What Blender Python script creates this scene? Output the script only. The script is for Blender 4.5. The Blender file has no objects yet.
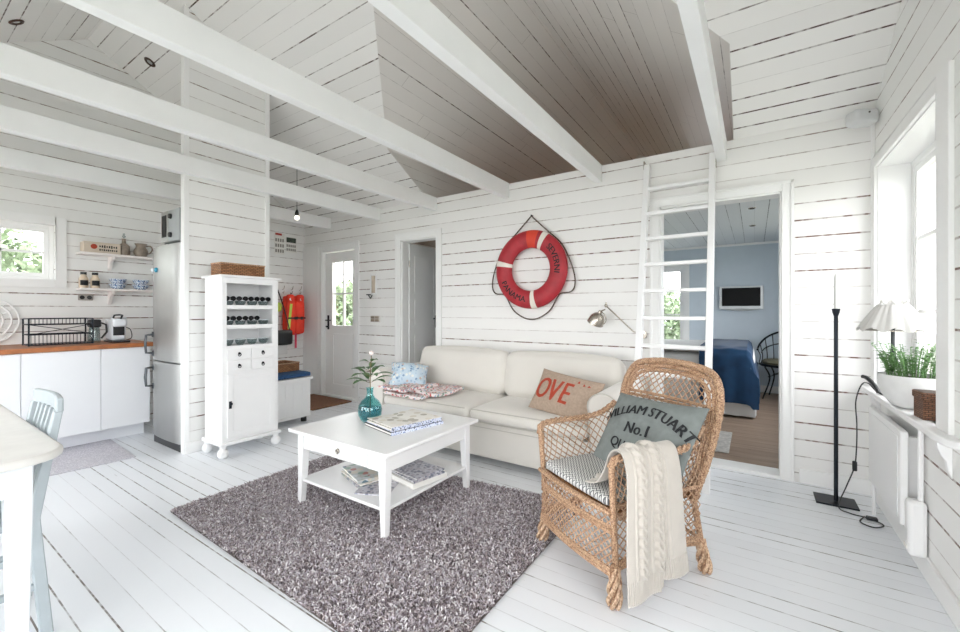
import bpy, math, random
from mathutils import Vector, Matrix
import numpy as np
PI = math.pi
random.seed(7)
R = math.radians
scene = bpy.context.scene
COL = scene.collection

# ------------------------------------------------------------------ helpers
def lin(h):
    if isinstance(h, str):
        h = h.lstrip('#'); c = [int(h[i:i+2], 16)/255 for i in (0, 2, 4)]
    else:
        c = h
    return tuple(x/12.92 if x <= .04045 else ((x+.055)/1.055)**2.4 for x in c)

def nt(m):
    m.use_nodes = True
    t = m.node_tree
    return t, t.nodes, t.links, t.nodes['Principled BSDF']

def setin(n, k, v):
    if k in n.inputs: n.inputs[k].default_value = v

def mat(name, col, rough=.5, metal=0, var=.06, vscale=6, bump=0, bscale=60, sheen=0, spec=None, coat=0):
    m = bpy.data.materials.new(name)
    t, N, L, b = nt(m)
    c = lin(col)
    b.inputs['Roughness'].default_value = rough
    b.inputs['Metallic'].default_value = metal
    if spec is not None: setin(b, 'Specular IOR Level', spec)
    if sheen: setin(b, 'Sheen Weight', sheen)
    if coat: setin(b, 'Coat Weight', coat)
    tc = N.new('ShaderNodeTexCoord')
    if var:
        no = N.new('ShaderNodeTexNoise'); no.inputs['Scale'].default_value = vscale; no.inputs['Detail'].default_value = 4
        L.new(tc.outputs['Object'], no.inputs['Vector'])
        r = N.new('ShaderNodeValToRGB')
        r.color_ramp.elements[0].position = .3; r.color_ramp.elements[1].position = .7
        r.color_ramp.elements[0].color = (*[max(0, x*(1-var)) for x in c], 1)
        r.color_ramp.elements[1].color = (*[min(1, x*(1+var)) for x in c], 1)
        L.new(no.outputs[0], r.inputs[0]); L.new(r.outputs[0], b.inputs['Base Color'])
    else:
        b.inputs['Base Color'].default_value = (*c, 1)
    if bump:
        n2 = N.new('ShaderNodeTexNoise'); n2.inputs['Scale'].default_value = bscale; n2.inputs['Detail'].default_value = 3
        L.new(tc.outputs['Object'], n2.inputs['Vector'])
        bp = N.new('ShaderNodeBump'); bp.inputs['Strength'].default_value = bump; bp.inputs['Distance'].default_value = .004
        L.new(n2.outputs[0], bp.inputs['Height']); L.new(bp.outputs[0], b.inputs['Normal'])
    return m

def mth(N, L, op, a, b=None, c=None, clamp=False):
    n = N.new('ShaderNodeMath'); n.operation = op; n.use_clamp = clamp
    for i, x in enumerate((a, b, c)):
        if x is None: continue
        if isinstance(x, (int, float)): n.inputs[i].default_value = x
        else: L.new(x, n.inputs[i])
    return n.outputs[0]

def planks(name, along, across, pitch, off=0., col='#eeeeee', gap='#5a4338', gw=.004, smin=.25, smax=1., thr=.35, joint=0., rough=.45, scale_across=1., wear=0, rowvar=.03, seed=0., grain=None, jw=.0018):
    """boards running along one object axis, with dark broken gaps between them"""
    m = bpy.data.materials.new(name)
    t, N, L, b = nt(m)
    tc = N.new('ShaderNodeTexCoord'); sp = N.new('ShaderNodeSeparateXYZ')
    L.new(tc.outputs['Object'], sp.inputs[0])
    A = sp.outputs['XYZ'.index(along)]; B = sp.outputs['XYZ'.index(across)]
    q = mth(N, L, 'DIVIDE', mth(N, L, 'SUBTRACT', mth(N, L, 'MULTIPLY', B, scale_across), off), pitch)
    lid = mth(N, L, 'ROUND', q)
    row = mth(N, L, 'FLOOR', q)
    dist = mth(N, L, 'MULTIPLY', mth(N, L, 'ABSOLUTE', mth(N, L, 'SUBTRACT', q, lid)), pitch)
    # per-line and per-row randoms
    w1 = N.new('ShaderNodeTexWhiteNoise'); w1.noise_dimensions = '1D'; L.new(mth(N, L, 'ADD', lid, 13.7+seed), w1.inputs['W'])
    w2 = N.new('ShaderNodeTexWhiteNoise'); w2.noise_dimensions = '1D'; L.new(mth(N, L, 'ADD', row, 91.3+seed), w2.inputs['W'])
    # noise along the gap
    cv = N.new('ShaderNodeCombineXYZ'); L.new(mth(N, L, 'MULTIPLY', A, 2.1), cv.inputs[0]); L.new(mth(N, L, 'MULTIPLY', lid, 7.31), cv.inputs[1])
    ns = N.new('ShaderNodeTexNoise'); ns.inputs['Scale'].default_value = 1.; ns.inputs['Detail'].default_value = 5; ns.inputs['Roughness'].default_value = .65
    L.new(cv.outputs[0], ns.inputs['Vector'])
    s = mth(N, L, 'ADD', mth(N, L, 'MULTIPLY', mth(N, L, 'SUBTRACT', ns.outputs[0], .5), 1.8), mth(N, L, 'SUBTRACT', w1.outputs['Value'], thr))
    s = mth(N, L, 'ADD', mth(N, L, 'MULTIPLY', mth(N, L, 'MULTIPLY', s, 2.2, clamp=True), smax-smin), smin)
    wd = mth(N, L, 'MULTIPLY', mth(N, L, 'ADD', mth(N, L, 'MULTIPLY', s, .8), .35), gw)
    mk = mth(N, L, 'LESS_THAN', dist, wd)
    cd = N.new('ShaderNodeCombineXYZ'); L.new(mth(N, L, 'MULTIPLY', A, 16.), cd.inputs[0]); L.new(mth(N, L, 'MULTIPLY', lid, 3.17), cd.inputs[1])
    nd = N.new('ShaderNodeTexNoise'); nd.inputs['Scale'].default_value = 1.; nd.inputs['Detail'].default_value = 2; L.new(cd.outputs[0], nd.inputs['Vector'])
    dash = mth(N, L, 'ADD', mth(N, L, 'MULTIPLY', mth(N, L, 'MULTIPLY', mth(N, L, 'SUBTRACT', nd.outputs[0], .40), 7., clamp=True), .6), .4)
    gapm = mth(N, L, 'MULTIPLY', mk, mth(N, L, 'MULTIPLY', s, dash))
    if joint:
        qa = mth(N, L, 'ADD', mth(N, L, 'DIVIDE', A, joint), mth(N, L, 'MULTIPLY', w2.outputs['Value'], 17.))
        dj = mth(N, L, 'MULTIPLY', mth(N, L, 'ABSOLUTE', mth(N, L, 'SUBTRACT', qa, mth(N, L, 'ROUND', qa))), joint)
        jm = mth(N, L, 'MULTIPLY', mth(N, L, 'LESS_THAN', dj, jw), .45)
        gapm = mth(N, L, 'MAXIMUM', gapm, jm)
    c = lin(col)
    base = N.new('ShaderNodeMix'); base.data_type = 'RGBA'
    base.inputs['A'].default_value = (*[x*(1-rowvar) for x in c], 1); base.inputs['B'].default_value = (*[min(1, x*(1+rowvar)) for x in c], 1)
    L.new(w2.outputs['Value'], base.inputs['Factor'])
    bo = base.outputs['Result']
    if grain or wear:
        sc = N.new('ShaderNodeMapping')
        v = [40, 40, 40]; v['XYZ'.index(along)] = 3
        sc.inputs['Scale'].default_value = v
        ad = N.new('ShaderNodeVectorMath'); ad.operation = 'ADD'
        cw = N.new('ShaderNodeCombineXYZ'); L.new(mth(N, L, 'MULTIPLY', w2.outputs['Value'], 9.), cw.inputs['XYZ'.index(along)])
        L.new(tc.outputs['Object'], ad.inputs[0]); L.new(cw.outputs[0], ad.inputs[1])
        L.new(ad.outputs[0], sc.inputs[0])
        g = N.new('ShaderNodeTexNoise'); g.inputs['Scale'].default_value = 1; g.inputs['Detail'].default_value = 4
        L.new(sc.outputs[0], g.inputs['Vector'])
        mx = N.new('ShaderNodeMix'); mx.data_type = 'RGBA'
        mx.inputs['B'].default_value = (*lin(grain or gap), 1)
        L.new(bo, mx.inputs['A'])
        if grain:
            f = mth(N, L, 'MULTIPLY', mth(N, L, 'SUBTRACT', g.outputs[0], .35), 1.6, clamp=True)
        else:
            f = mth(N, L, 'MULTIPLY', mth(N, L, 'GREATER_THAN', g.outputs[0], .74), wear)
        L.new(f, mx.inputs['Factor'])
        bo = mx.outputs['Result']
    fin = N.new('ShaderNodeMix'); fin.data_type = 'RGBA'
    L.new(gapm, fin.inputs['Factor']); L.new(bo, fin.inputs['A']); fin.inputs['B'].default_value = (*lin(gap), 1)
    L.new(fin.outputs['Result'], b.inputs['Base Color'])
    b.inputs['Roughness'].default_value = rough
    bp = N.new('ShaderNodeBump'); bp.inputs['Strength'].default_value = .35; bp.inputs['Distance'].default_value = .003; bp.invert = True
    L.new(mk, bp.inputs['Height']); L.new(bp.outputs[0], b.inputs['Normal'])
    return m

def glass_mat(name, col='#ffffff', mixf=.07, rough=.02):
    m = bpy.data.materials.new(name); t, N, L, b = nt(m)
    out = N['Material Output']; N.remove(b)
    tr = N.new('ShaderNodeBsdfTransparent'); tr.inputs[0].default_value = (*lin(col), 1)
    gl = N.new('ShaderNodeBsdfGlossy'); gl.inputs['Roughness'].default_value = rough
    lw = N.new('ShaderNodeLayerWeight'); lw.inputs[0].default_value = .5
    fr = mth(N, L, 'POWER', lw.outputs['Facing'], 5.)
    mx = N.new('ShaderNodeMixShader')
    L.new(mth(N, L, 'ADD', mth(N, L, 'MULTIPLY', fr, .9), mixf*.6, clamp=True), mx.inputs[0]); L.new(tr.outputs[0], mx.inputs[1]); L.new(gl.outputs[0], mx.inputs[2])
    L.new(mx.outputs[0], out.inputs[0])
    return m

class MB:
    def __init__(s): s.v = []; s.f = []; s.T = Matrix.Identity(4)
    def add(s, vs, fs):
        n = len(s.v); T = s.T
        s.v += [tuple(T @ Vector(p)) for p in vs]
        s.f += [tuple(i+n for i in f) for f in fs]
        return s
    def box(s, x0, x1, y0, y1, z0, z1, M=None):
        vs = [(x, y, z) for z in (z0, z1) for y in (y0, y1) for x in (x0, x1)]
        if M is not None: vs = [M @ Vector(p) for p in vs]
        return s.add(vs, [(0, 2, 3, 1), (4, 5, 7, 6), (0, 1, 5, 4), (2, 6, 7, 3), (0, 4, 6, 2), (1, 3, 7, 5)])
    def hexa(s, lo, hi):   # two quads, bottom and top (ccw from above)
        return s.add(list(lo)+list(hi), [(3, 2, 1, 0), (4, 5, 6, 7), (0, 1, 5, 4), (1, 2, 6, 5), (2, 3, 7, 6), (3, 0, 4, 7)])
    def cbox(s, c, sz, M=None):
        return s.box(c[0]-sz[0]/2, c[0]+sz[0]/2, c[1]-sz[1]/2, c[1]+sz[1]/2, c[2]-sz[2]/2, c[2]+sz[2]/2, M)
    def poly(s, pts): return s.add(pts, [tuple(range(len(pts)))])
    def prism(s, pts, d):  # polygon extruded by vector d
        n = len(pts); d = Vector(d); a = [Vector(p) for p in pts]
        fs = [tuple(range(n))[::-1], tuple(range(n, 2*n))] + [(i, (i+1) % n, n+(i+1) % n, n+i) for i in range(n)]
        return s.add(a+[p+d for p in a], fs)
    def tube(s, path, r, n=8, closed=False, cap=True, flat=1.):
        P = [Vector(p) for p in path]; m = len(P)
        rr = r if isinstance(r, (list, tuple)) else [r]*m
        vs = []; up = None
        for i in range(m):
            if closed: d = P[(i+1) % m]-P[i-1]
            else: d = P[min(i+1, m-1)]-P[max(i-1, 0)]
            if d.length < 1e-9: d = Vector((0, 0, 1))
            d.normalize()
            if up is None:
                up = Vector((0, 0, 1)) if abs(d.z) < .9 else Vector((1, 0, 0))
            a = d.cross(up)
            if a.length < 1e-6: a = d.orthogonal()
            a.normalize(); up = a.cross(d).normalized()
            for k in range(n):
                w = 2*PI*k/n
                vs.append(P[i]+a*math.cos(w)*rr[i]+up*math.sin(w)*rr[i]*flat)
        fs = []
        for i in range(m if closed else m-1):
            j = (i+1) % m
            for k in range(n):
                l = (k+1) % n
                fs.append((i*n+k, j*n+k, j*n+l, i*n+l)[::-1])
        if cap and not closed:
            fs += [tuple(range(n)), tuple(range((m-1)*n, m*n))[::-1]]
        return s.add(vs, fs)
    def lathe(s, prof, n=24, c=(0, 0, 0), M=None, sx=1, sy=1):
        vs = []; 
        for (r, z) in prof:
            for k in range(n):
                w = 2*PI*k/n; p = Vector((r*math.cos(w)*sx, r*math.sin(w)*sy, z))
                if M is not None: p = M @ p
                vs.append(p+Vector(c))
        m = len(prof); fs = []
        for i in range(m-1):
            for k in range(n):
                l = (k+1) % n; fs.append((i*n+k, i*n+l, (i+1)*n+l, (i+1)*n+k))
        fs += [tuple(range(n))[::-1], tuple(range((m-1)*n, m*n))]
        return s.add(vs, fs)
    def grid(s, fn, nu, nv, cu=False, flip=False):
        vs = [fn(i/nu, j/nv) for j in range(nv+1) for i in range(nu if cu else nu+1)]
        w = nu if cu else nu+1; fs = []
        for j in range(nv):
            for i in range(nu):
                k = (i+1) % w
                f = (j*w+i, j*w+k, (j+1)*w+k, (j+1)*w+i)
                fs.append(f[::-1] if flip else f)
        return s.add(vs, fs)
    def ball(s, c, r, n=12, m=8, sz=(1, 1, 1)):
        prof = [(max(.0001, math.sin(PI*i/m))*r, -math.cos(PI*i/m)*r) for i in range(m+1)]
        return s.lathe([(a*sz[0], b*sz[2]) for a, b in prof], n, c)
    def wall(s, axis, a0, a1, u0, u1, z0, z1, holes=()):
        """a wall slab between a0..a1 on `axis`, spanning u0..u1 and z0..z1, with holes (u0,u1,z0,z1)"""
        us = sorted({u0, u1, *[h[0] for h in holes], *[h[1] for h in holes]})
        zs = sorted({z0, z1, *[h[2] for h in holes], *[h[3] for h in holes]})
        us = [u for u in us if u0 <= u <= u1]; zs = [z for z in zs if z0 <= z <= z1]
        def solid(i, j):
            if not (0 <= i < len(us)-1 and 0 <= j < len(zs)-1): return False
            u = (us[i]+us[i+1])/2; z = (zs[j]+zs[j+1])/2
            return not any(h[0] < u < h[1] and h[2] < z < h[3] for h in holes)
        def pt(a, u, z): return (a, u, z) if axis == 'X' else (u, a, z)
        for i in range(len(us)-1):
            for j in range(len(zs)-1):
                if not solid(i, j): continue
                a, b, c, d = us[i], us[i+1], zs[j], zs[j+1]
                for aa in (a0, a1): s.poly([pt(aa, a, c), pt(aa, b, c), pt(aa, b, d), pt(aa, a, d)])
                if not solid(i-1, j): s.poly([pt(a0, a, c), pt(a1, a, c), pt(a1, a, d), pt(a0, a, d)])
                if not solid(i+1, j): s.poly([pt(a0, b, c), pt(a1, b, c), pt(a1, b, d), pt(a0, b, d)])
                if not solid(i, j-1): s.poly([pt(a0, a, c), pt(a1, a, c), pt(a1, b, c), pt(a0, b, c)])
                if not solid(i, j+1): s.poly([pt(a0, a, d), pt(a1, a, d), pt(a1, b, d), pt(a0, b, d)])
        return s
    def build(s, name, m, parent=None, smooth=False, bevel=0, seg=2, subsurf=0, fix=True, angle=40):
        me = bpy.data.meshes.new(name)
        me.from_pydata(s.v, [], s.f); me.update()
        if fix:
            import bmesh
            bm = bmesh.new(); bm.from_mesh(me)
            bmesh.ops.remove_doubles(bm, verts=bm.verts, dist=1e-6)
            bmesh.ops.recalc_face_normals(bm, faces=bm.faces)
            bm.to_mesh(me); bm.free()
        me.materials.append(m)
        o = bpy.data.objects.new(name, me); COL.objects.link(o)
        if parent: o.parent = parent
        if smooth:
            me.polygons.foreach_set('use_smooth', [True]*len(me.polygons))
            if angle and not subsurf:
                try: me.set_sharp_from_angle(angle=R(angle))
                except Exception: pass
        if bevel:
            b = o.modifiers.new('b', 'BEVEL'); b.width = bevel; b.segments = seg; b.limit_method = 'ANGLE'; b.angle_limit = R(40)
            me.polygons.foreach_set('use_smooth', [True]*len(me.polygons))
            try: me.set_sharp_from_angle(angle=R(30))
            except Exception: pass
        if subsurf:
            b = o.modifiers.new('s', 'SUBSURF'); b.levels = subsurf; b.render_levels = subsurf
        return o

def thing(name, label, cat, loc=(0, 0, 0), rotz=0, group=None):
    o = bpy.data.objects.new(name, None); COL.objects.link(o)
    o.empty_display_size = .1
    o.location = loc; o.rotation_euler = (0, 0, rotz); o['label'] = label; o['category'] = cat
    if group: o['group'] = group
    return o
def tag(o, label, cat, group=None, loc=None, rotz=None):
    o['label'] = label; o['category'] = cat
    if group: o['group'] = group
    if loc is not None: o.location = loc
    if rotz is not None: o.rotation_euler = (0, 0, rotz)
    return o
def struct(o, label=None):
    o['kind'] = 'structure'
    if label: o['label'] = label
    return o
def copy_tree(o, loc=None, rotz=None, label=None, parent=None):
    c = o.copy(); COL.objects.link(c)
    if parent: c.parent = parent
    for ch in list(o.children): copy_tree(ch, parent=c)
    if loc is not None: c.location = loc
    if rotz is not None: c.rotation_euler = (0, 0, rotz)
    if label: c['label'] = label
    return c

def text_geo(txt, size, extr=0.):
    """letters as triangulated faces, centred on the origin in XY"""
    cu = bpy.data.curves.new('t', 'FONT'); cu.body = txt; cu.size = size; cu.align_x = 'CENTER'; cu.align_y = 'CENTER'; cu.extrude = extr
    cu.resolution_u = 3
    ob = bpy.data.objects.new('t', cu); COL.objects.link(ob)
    dg = bpy.context.evaluated_depsgraph_get(); dg.update()
    me = ob.evaluated_get(dg).to_mesh()
    vs = [tuple(v.co) for v in me.vertices]; fs = [tuple(p.vertices) for p in me.polygons]
    ob.evaluated_get(dg).to_mesh_clear()
    bpy.data.objects.remove(ob); bpy.data.curves.remove(cu)
    return vs, fs
def text_on(mb, txt, size, fn, bold=0):
    vs, fs = text_geo(txt, size)
    lim = size*.16
    for _ in range(3):
        nf = []; cache = {}
        def mid(i, j):
            k = (min(i, j), max(i, j))
            if k not in cache:
                cache[k] = len(vs); vs.append(tuple((p+q)/2 for p, q in zip(vs[i], vs[j])))
            return cache[k]
        for f in fs:
            for q in range(1, len(f)-1):
                t = (f[0], f[q], f[q+1]); P = [Vector(vs[i]) for i in t]
                if max((P[0]-P[1]).length, (P[1]-P[2]).length, (P[2]-P[0]).length) > lim:
                    ab, bc, ca = mid(t[0], t[1]), mid(t[1], t[2]), mid(t[2], t[0])
                    nf += [(t[0], ab, ca), (ab, t[1], bc), (ca, bc, t[2]), (ab, bc, ca)]
                else: nf.append(t)
        fs = nf
    for dx in ((0,) if not bold else (-bold, 0, bold)):
        mb.add([fn(x+dx, y) for x, y, z in vs], fs)

def bez(pts, n=12):
    """Catmull-Rom through points"""
    P = [Vector(p) for p in pts]; P = [P[0]*2-P[1]]+P+[P[-1]*2-P[-2]]
    out = []
    for i in range(1, len(P)-2):
        for k in range(n):
            t = k/n; a, b, c, d = P[i-1:i+3]
            out.append(.5*((2*b)+(c-a)*t+(2*a-5*b+4*c-d)*t*t+(3*b-a-3*c+d)*t**3))
    out.append(P[-2]); return out

# ------------------------------------------------------------------ materials
WHITE = '#efefee'
M = {}
M['wallX'] = planks('boards_wall_x', 'X', 'Z', .118, .065, '#efeeec', gw=.0042, joint=0, thr=.2, smin=.4, smax=1, seed=2, gap='#6b4a3c')
M['wallY'] = planks('boards_wall_y', 'Y', 'Z', .118, .065, '#eeeeec', gw=.0042, joint=0, thr=.2, smin=.4, smax=1, seed=5, gap='#6b4a3c')
M['roof'] = planks('boards_roof', 'X', 'Y', .118, .03, '#efeeec', gw=.0042, joint=0, scale_across=1.166, thr=.2, smin=.22, smax=1, seed=11, gap='#4e3a34')
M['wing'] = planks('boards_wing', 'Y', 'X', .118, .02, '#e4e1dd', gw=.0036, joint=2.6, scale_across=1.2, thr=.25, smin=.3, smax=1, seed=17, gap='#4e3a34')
M['knee'] = planks('boards_knee', 'Y', 'Z', .118, .065, '#dddbd7', gw=.003, thr=.35, seed=4)
M['floor'] = planks('boards_floor', 'X', 'Y', .0875, .0225, '#ebeef2', gap='#6a625c', gw=.0027, thr=.22, smin=.28, smax=1, joint=0, rough=.32, rowvar=.02, wear=.35, seed=3)
M['bedfloor'] = planks('boards_bedfloor', 'X', 'Y', .13, .0, '#9d8877', gap='#4a3a30', gw=.0025, thr=.2, smin=.6, smax=1, joint=2.4, rough=.5, rowvar=.1, grain='#7b6656', seed=8)
M['loftfloor'] = planks('boards_loftfloor', 'Y', 'X', .13, .0, '#b8937a', gap='#4a3226', gw=.0025, thr=.2, joint=2.4, rough=.6, rowvar=.1, grain='#9a775e', seed=9)
M['bedceil'] = planks('boards_bedceil', 'Y', 'X', .118, .0, '#dde1e4', gap='#555a60', gw=.0028, thr=.4, smin=.3, joint=0, rough=.5, seed=6)
M['brownceil'] = planks('boards_brownceil', 'X', 'Y', .1, .0, '#8d7767', gap='#3a2c24', gw=.003, thr=.2, rough=.6, seed=16)
M['white'] = mat('white_paint', '#eeeeee', .35, var=.015, vscale=3)
M['trim'] = mat('white_trim', '#f1f1f0', .4, var=.012, vscale=2)
M['beam'] = mat('beam_paint', '#f2f3f3', .5, var=.02, vscale=4, bump=.15, bscale=25)
M['blue_wall'] = mat('blue_grey_wall', '#cbd6df', .8, var=.02)
M['plaster'] = mat('pale_plaster', '#e8e2da', .8, var=.02)
M['cab'] = mat('cabinet_lacquer', '#eef0f3', .22, var=.008)
M['steel'] = mat('brushed_steel', '#b4b5b3', .45, 1, var=.05, vscale=3)
M['steel_side'] = mat('grey_side', '#a7abad', .5, .2, var=.04)
M['chrome'] = mat('chrome', '#d0d2d4', .15, 1, var=0)
M['nickel'] = mat('nickel', '#b5aea4', .25, 1, var=.05)
M['dark'] = mat('dark_plastic', '#1b1c1f', .35, var=.1)
M['blackmetal'] = mat('black_iron', '#20262e', .4, .6, var=.1)
M['wood'] = mat('oiled_wood', '#a8673a', .4, var=.22, vscale=14)
M['fabric'] = mat('off_white_cotton', '#d9d5ce', .95, var=.02, vscale=5, bump=.25, bscale=260, sheen=.3)
M['fabric_line'] = mat('cream_piping', '#c2beb6', .9, var=.02)
M['knit'] = mat('cream_knit', '#c0b9b0', .95, var=.03, vscale=30, bump=.2, bscale=300, sheen=.4)
M['linen'] = mat('beige_linen', '#ab9786', .95, var=.12, vscale=60, bump=.5, bscale=300)
M['red_letter'] = mat('rust_red_print', '#a8432f', .9, var=.15, vscale=50)
M['greycanvas'] = mat('grey_green_canvas', '#7e8482', .95, var=.1, vscale=25, bump=.5, bscale=260)
M['print'] = mat('black_print', '#26282a', .9, var=.25, vscale=60)
M['brown_mat'] = mat('coir_mat', '#86604a', 1, var=.3, vscale=80, bump=1, bscale=200)
M['green'] = mat('leaf_green', '#5f8a4c', .5, var=.3, vscale=40)
M['darkgreen'] = mat('dark_leaf', '#54774a', .45, var=.3, vscale=30)
M['stem'] = mat('stem', '#7a6a4a', .7, var=.2)
M['bush'] = mat('bush_leaf', '#8a9a7c', .8, var=.35, vscale=3)
M['tableleg'] = mat('table_paint', '#d9dde0', .4, var=.02)
M['pot'] = mat('grey_ceramic', '#dcdddc', .45, var=.04, vscale=20)
M['candle'] = mat('wax', '#c9c9c6', .5, var=.01)
M['glass'] = glass_mat('window_glass')
M['clear'] = glass_mat('clear_glass', '#dfe6e6', .14)
M['red'] = mat('buoy_red', '#a92631', .5, var=.18, vscale=12, bump=.3, bscale=60)
M['orange'] = mat('orange_patch', '#d8412a', .55, var=.1)
M['cloth_white'] = mat('white_cloth_band', '#e9e2d8', .9, var=.05)
M['rope'] = mat('dark_rope', '#5d5148', .9, var=.35, vscale=160)
M['vest'] = mat('life_vest_red', '#f2442f', .75, var=.08, vscale=12)
M['yellow'] = mat('yellow_green_tag', '#c9e05e', .7, var=.05)
M['denim'] = mat('denim_blue', '#2b4c74', .95, var=.3, vscale=40, bump=.4, bscale=150)
M['bedblue'] = mat('royal_blue_throw', '#0d3556', .9, var=.2, vscale=8, sheen=.1)
M['sheet'] = mat('bed_linen', '#dcdcdb', .9, var=.03)
M['shelfwhite'] = mat('shelf_paint', '#efe9e6', .45, var=.02)
M['clay'] = mat('glazed_clay', '#8f8275', .35, var=.3, vscale=20)
M['china'] = mat('china', '#e6ebf0', .2, var=.03)
M['socket'] = mat('socket_plastic', '#cfcbc6', .4, var=.01)
M['paper'] = mat('paper', '#e9e7e2', .8, var=.03)
M['screen'] = mat('dark_screen', '#0a0b0e', .35, var=0, spec=.15)
M['greywood'] = mat('grey_white_wood', '#a9b2b6', .5, var=.08, vscale=8)
M['tabletop'] = mat('scrubbed_table_top', '#d2d0cb', .4, var=.06, vscale=10)
M['ceramicgrey'] = mat('lamp_base_black', '#22262a', .35, var=.1)

def shade_mat():
    m = bpy.data.materials.new('lampshade_cloth'); t, N, L, b = nt(m)
    b.inputs['Base Color'].default_value = (.60, .59, .57, 1); b.inputs['Roughness'].default_value = .9
    setin(b, 'Subsurface Weight', .0)
    tr = N.new('ShaderNodeBsdfTranslucent'); tr.inputs[0].default_value = (.62, .6, .57, 1)
    mx = N.new('ShaderNodeMixShader'); mx.inputs[0].default_value = .15
    L.new(b.outputs[0], mx.inputs[1]); L.new(tr.outputs[0], mx.inputs[2]); L.new(mx.outputs[0], N['Material Output'].inputs[0])
    return m
M['shade'] = shade_mat()

def wicker_mat(name, c1, c2, scale=90, bumpd=.003):
    m = bpy.data.materials.new(name); t, N, L, b = nt(m)
    tc = N.new('ShaderNodeTexCoord')
    no = N.new('ShaderNodeTexNoise'); no.inputs['Scale'].default_value = scale; no.inputs['Detail'].default_value = 3
    L.new(tc.outputs['Object'], no.inputs['Vector'])
    r = N.new('ShaderNodeValToRGB'); r.color_ramp.elements[0].position = .35; r.color_ramp.elements[1].position = .62
    r.color_ramp.elements[0].color = (*lin(c1), 1); r.color_ramp.elements[1].color = (*lin(c2), 1)
    L.new(no.outputs[0], r.inputs[0]); L.new(r.outputs[0], b.inputs['Base Color'])
    b.inputs['Roughness'].default_value = .5
    bp = N.new('ShaderNodeBump'); bp.inputs['Strength'].default_value = .6; bp.inputs['Distance'].default_value = bumpd
    L.new(no.outputs[0], bp.inputs['Height']); L.new(bp.outputs[0], b.inputs['Normal'])
    return m
M['cane'] = wicker_mat('honey_cane', '#805a43', '#cdab8b', 160, .0006)
M['cane_pale'] = wicker_mat('pale_cane', '#936e54', '#d8bb9d', 120, .0006)

def weave_mat(name, c1, c2, c3, sx=70, bump=1.):
    """basket weave: alternating over/under cells"""
    m = bpy.data.materials.new(name); t, N, L, b = nt(m)
    tc = N.new('ShaderNodeTexCoord')
    br = N.new('ShaderNodeTexBrick'); br.inputs['Scale'].default_value = sx; br.offset = .5
    br.inputs['Mortar Size'].default_value = .06; br.inputs['Brick Width'].default_value = .9; br.inputs['Row Height'].default_value = .35
    br.inputs['Color1'].default_value = (*lin(c1), 1); br.inputs['Color2'].default_value = (*lin(c2), 1); br.inputs['Mortar'].default_value = (*lin(c3), 1)
    sp = N.new('ShaderNodeSeparateXYZ'); L.new(tc.outputs['Object'], sp.inputs[0])
    cb = N.new('ShaderNodeCombineXYZ'); L.new(mth(N, L, 'ADD', sp.outputs[0], sp.outputs[1]), cb.inputs[0]); L.new(sp.outputs[2], cb.inputs[1])
    L.new(cb.outputs[0], br.inputs['Vector'])
    L.new(br.outputs['Color'], b.inputs['Base Color']); b.inputs['Roughness'].default_value = .6
    bp = N.new('ShaderNodeBump'); bp.inputs['Strength'].default_value = bump; bp.inputs['Distance'].default_value = .004; bp.invert = True
    L.new(br.outputs['Fac'], bp.inputs['Height']); L.new(bp.outputs[0], b.inputs['Normal'])
    return m
M['basket_dark'] = weave_mat('brown_weave', '#8a5f43', '#6b4630', '#3a2519', 40)
M['basket_tan'] = weave_mat('tan_weave', '#b07d52', '#8f5f3a', '#54341f', 28)

def pattern_mat(name, base, cols, scale=30, rough=.9, dens=.45):
    """small printed flowers / dots scattered over cloth"""
    m = bpy.data.materials.new(name); t, N, L, b = nt(m)
    tc = N.new('ShaderNodeTexCoord')
    vo = N.new('ShaderNodeTexVoronoi'); vo.inputs['Scale'].default_value = scale
    L.new(tc.outputs['Object'], vo.inputs['Vector'])
    sp = N.new('ShaderNodeSeparateColor'); L.new(vo.outputs['Color'], sp.inputs[0])
    r = N.new('ShaderNodeValToRGB'); r.color_ramp.interpolation = 'CONSTANT'
    e = r.color_ramp.elements
    e[0].position = 0; e[0].color = (*lin(cols[0]), 1); e[1].position = 1/len(cols); e[1].color = (*lin(cols[1 % len(cols)]), 1)
    for i in range(2, len(cols)):
        x = e.new(i/len(cols)); x.color = (*lin(cols[i]), 1)
    L.new(sp.outputs[0], r.inputs[0])
    mk = mth(N, L, 'LESS_THAN', vo.outputs['Distance'], dens)
    mx = N.new('ShaderNodeMix'); mx.data_type = 'RGBA'; mx.inputs['A'].default_value = (*lin(base), 1)
    L.new(mk, mx.inputs['Factor']); L.new(r.outputs[0], mx.inputs['B']); L.new(mx.outputs['Result'], b.inputs['Base Color'])
    b.inputs['Roughness'].default_value = rough
    return m
M['quilt'] = pattern_mat('pink_floral_print', '#e9dedd', ['#c98a8a', '#8fa6bd', '#d8b0a8', '#7f9484', '#c2645f', '#e9e2de'], 48, dens=.5)
M['quilt_blue'] = pattern_mat('blue_floral_print', '#c3d3df', ['#9fb9cf', '#e2e2dc', '#7d98b5', '#c9b3a8', '#b3c9d8'], 34, dens=.42)
M['bluechina'] = pattern_mat('blue_pattern_china', '#dfe6ee', ['#2c4f86', '#5a7fae', '#1f3a66'], 90, .25, dens=.5)
M['magcover'] = pattern_mat('magazine_cover', '#b9bdbb', ['#7f9a8a', '#c9c2b4', '#a0635a', '#5b6d7a', '#cfd4d6'], 22, .35, dens=.5)
M['magcover2'] = pattern_mat('muted_cover', '#c9c8cf', ['#8a8c99', '#b9b4ba', '#a7a1ab', '#6f7484'], 45, .35, dens=.5)
M['pages'] = pattern_mat('printed_pages', '#efece6', ['#dcd5c9', '#b9b3a8', '#e6dfd3', '#ece7de'], 17, .6, dens=.4)
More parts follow.
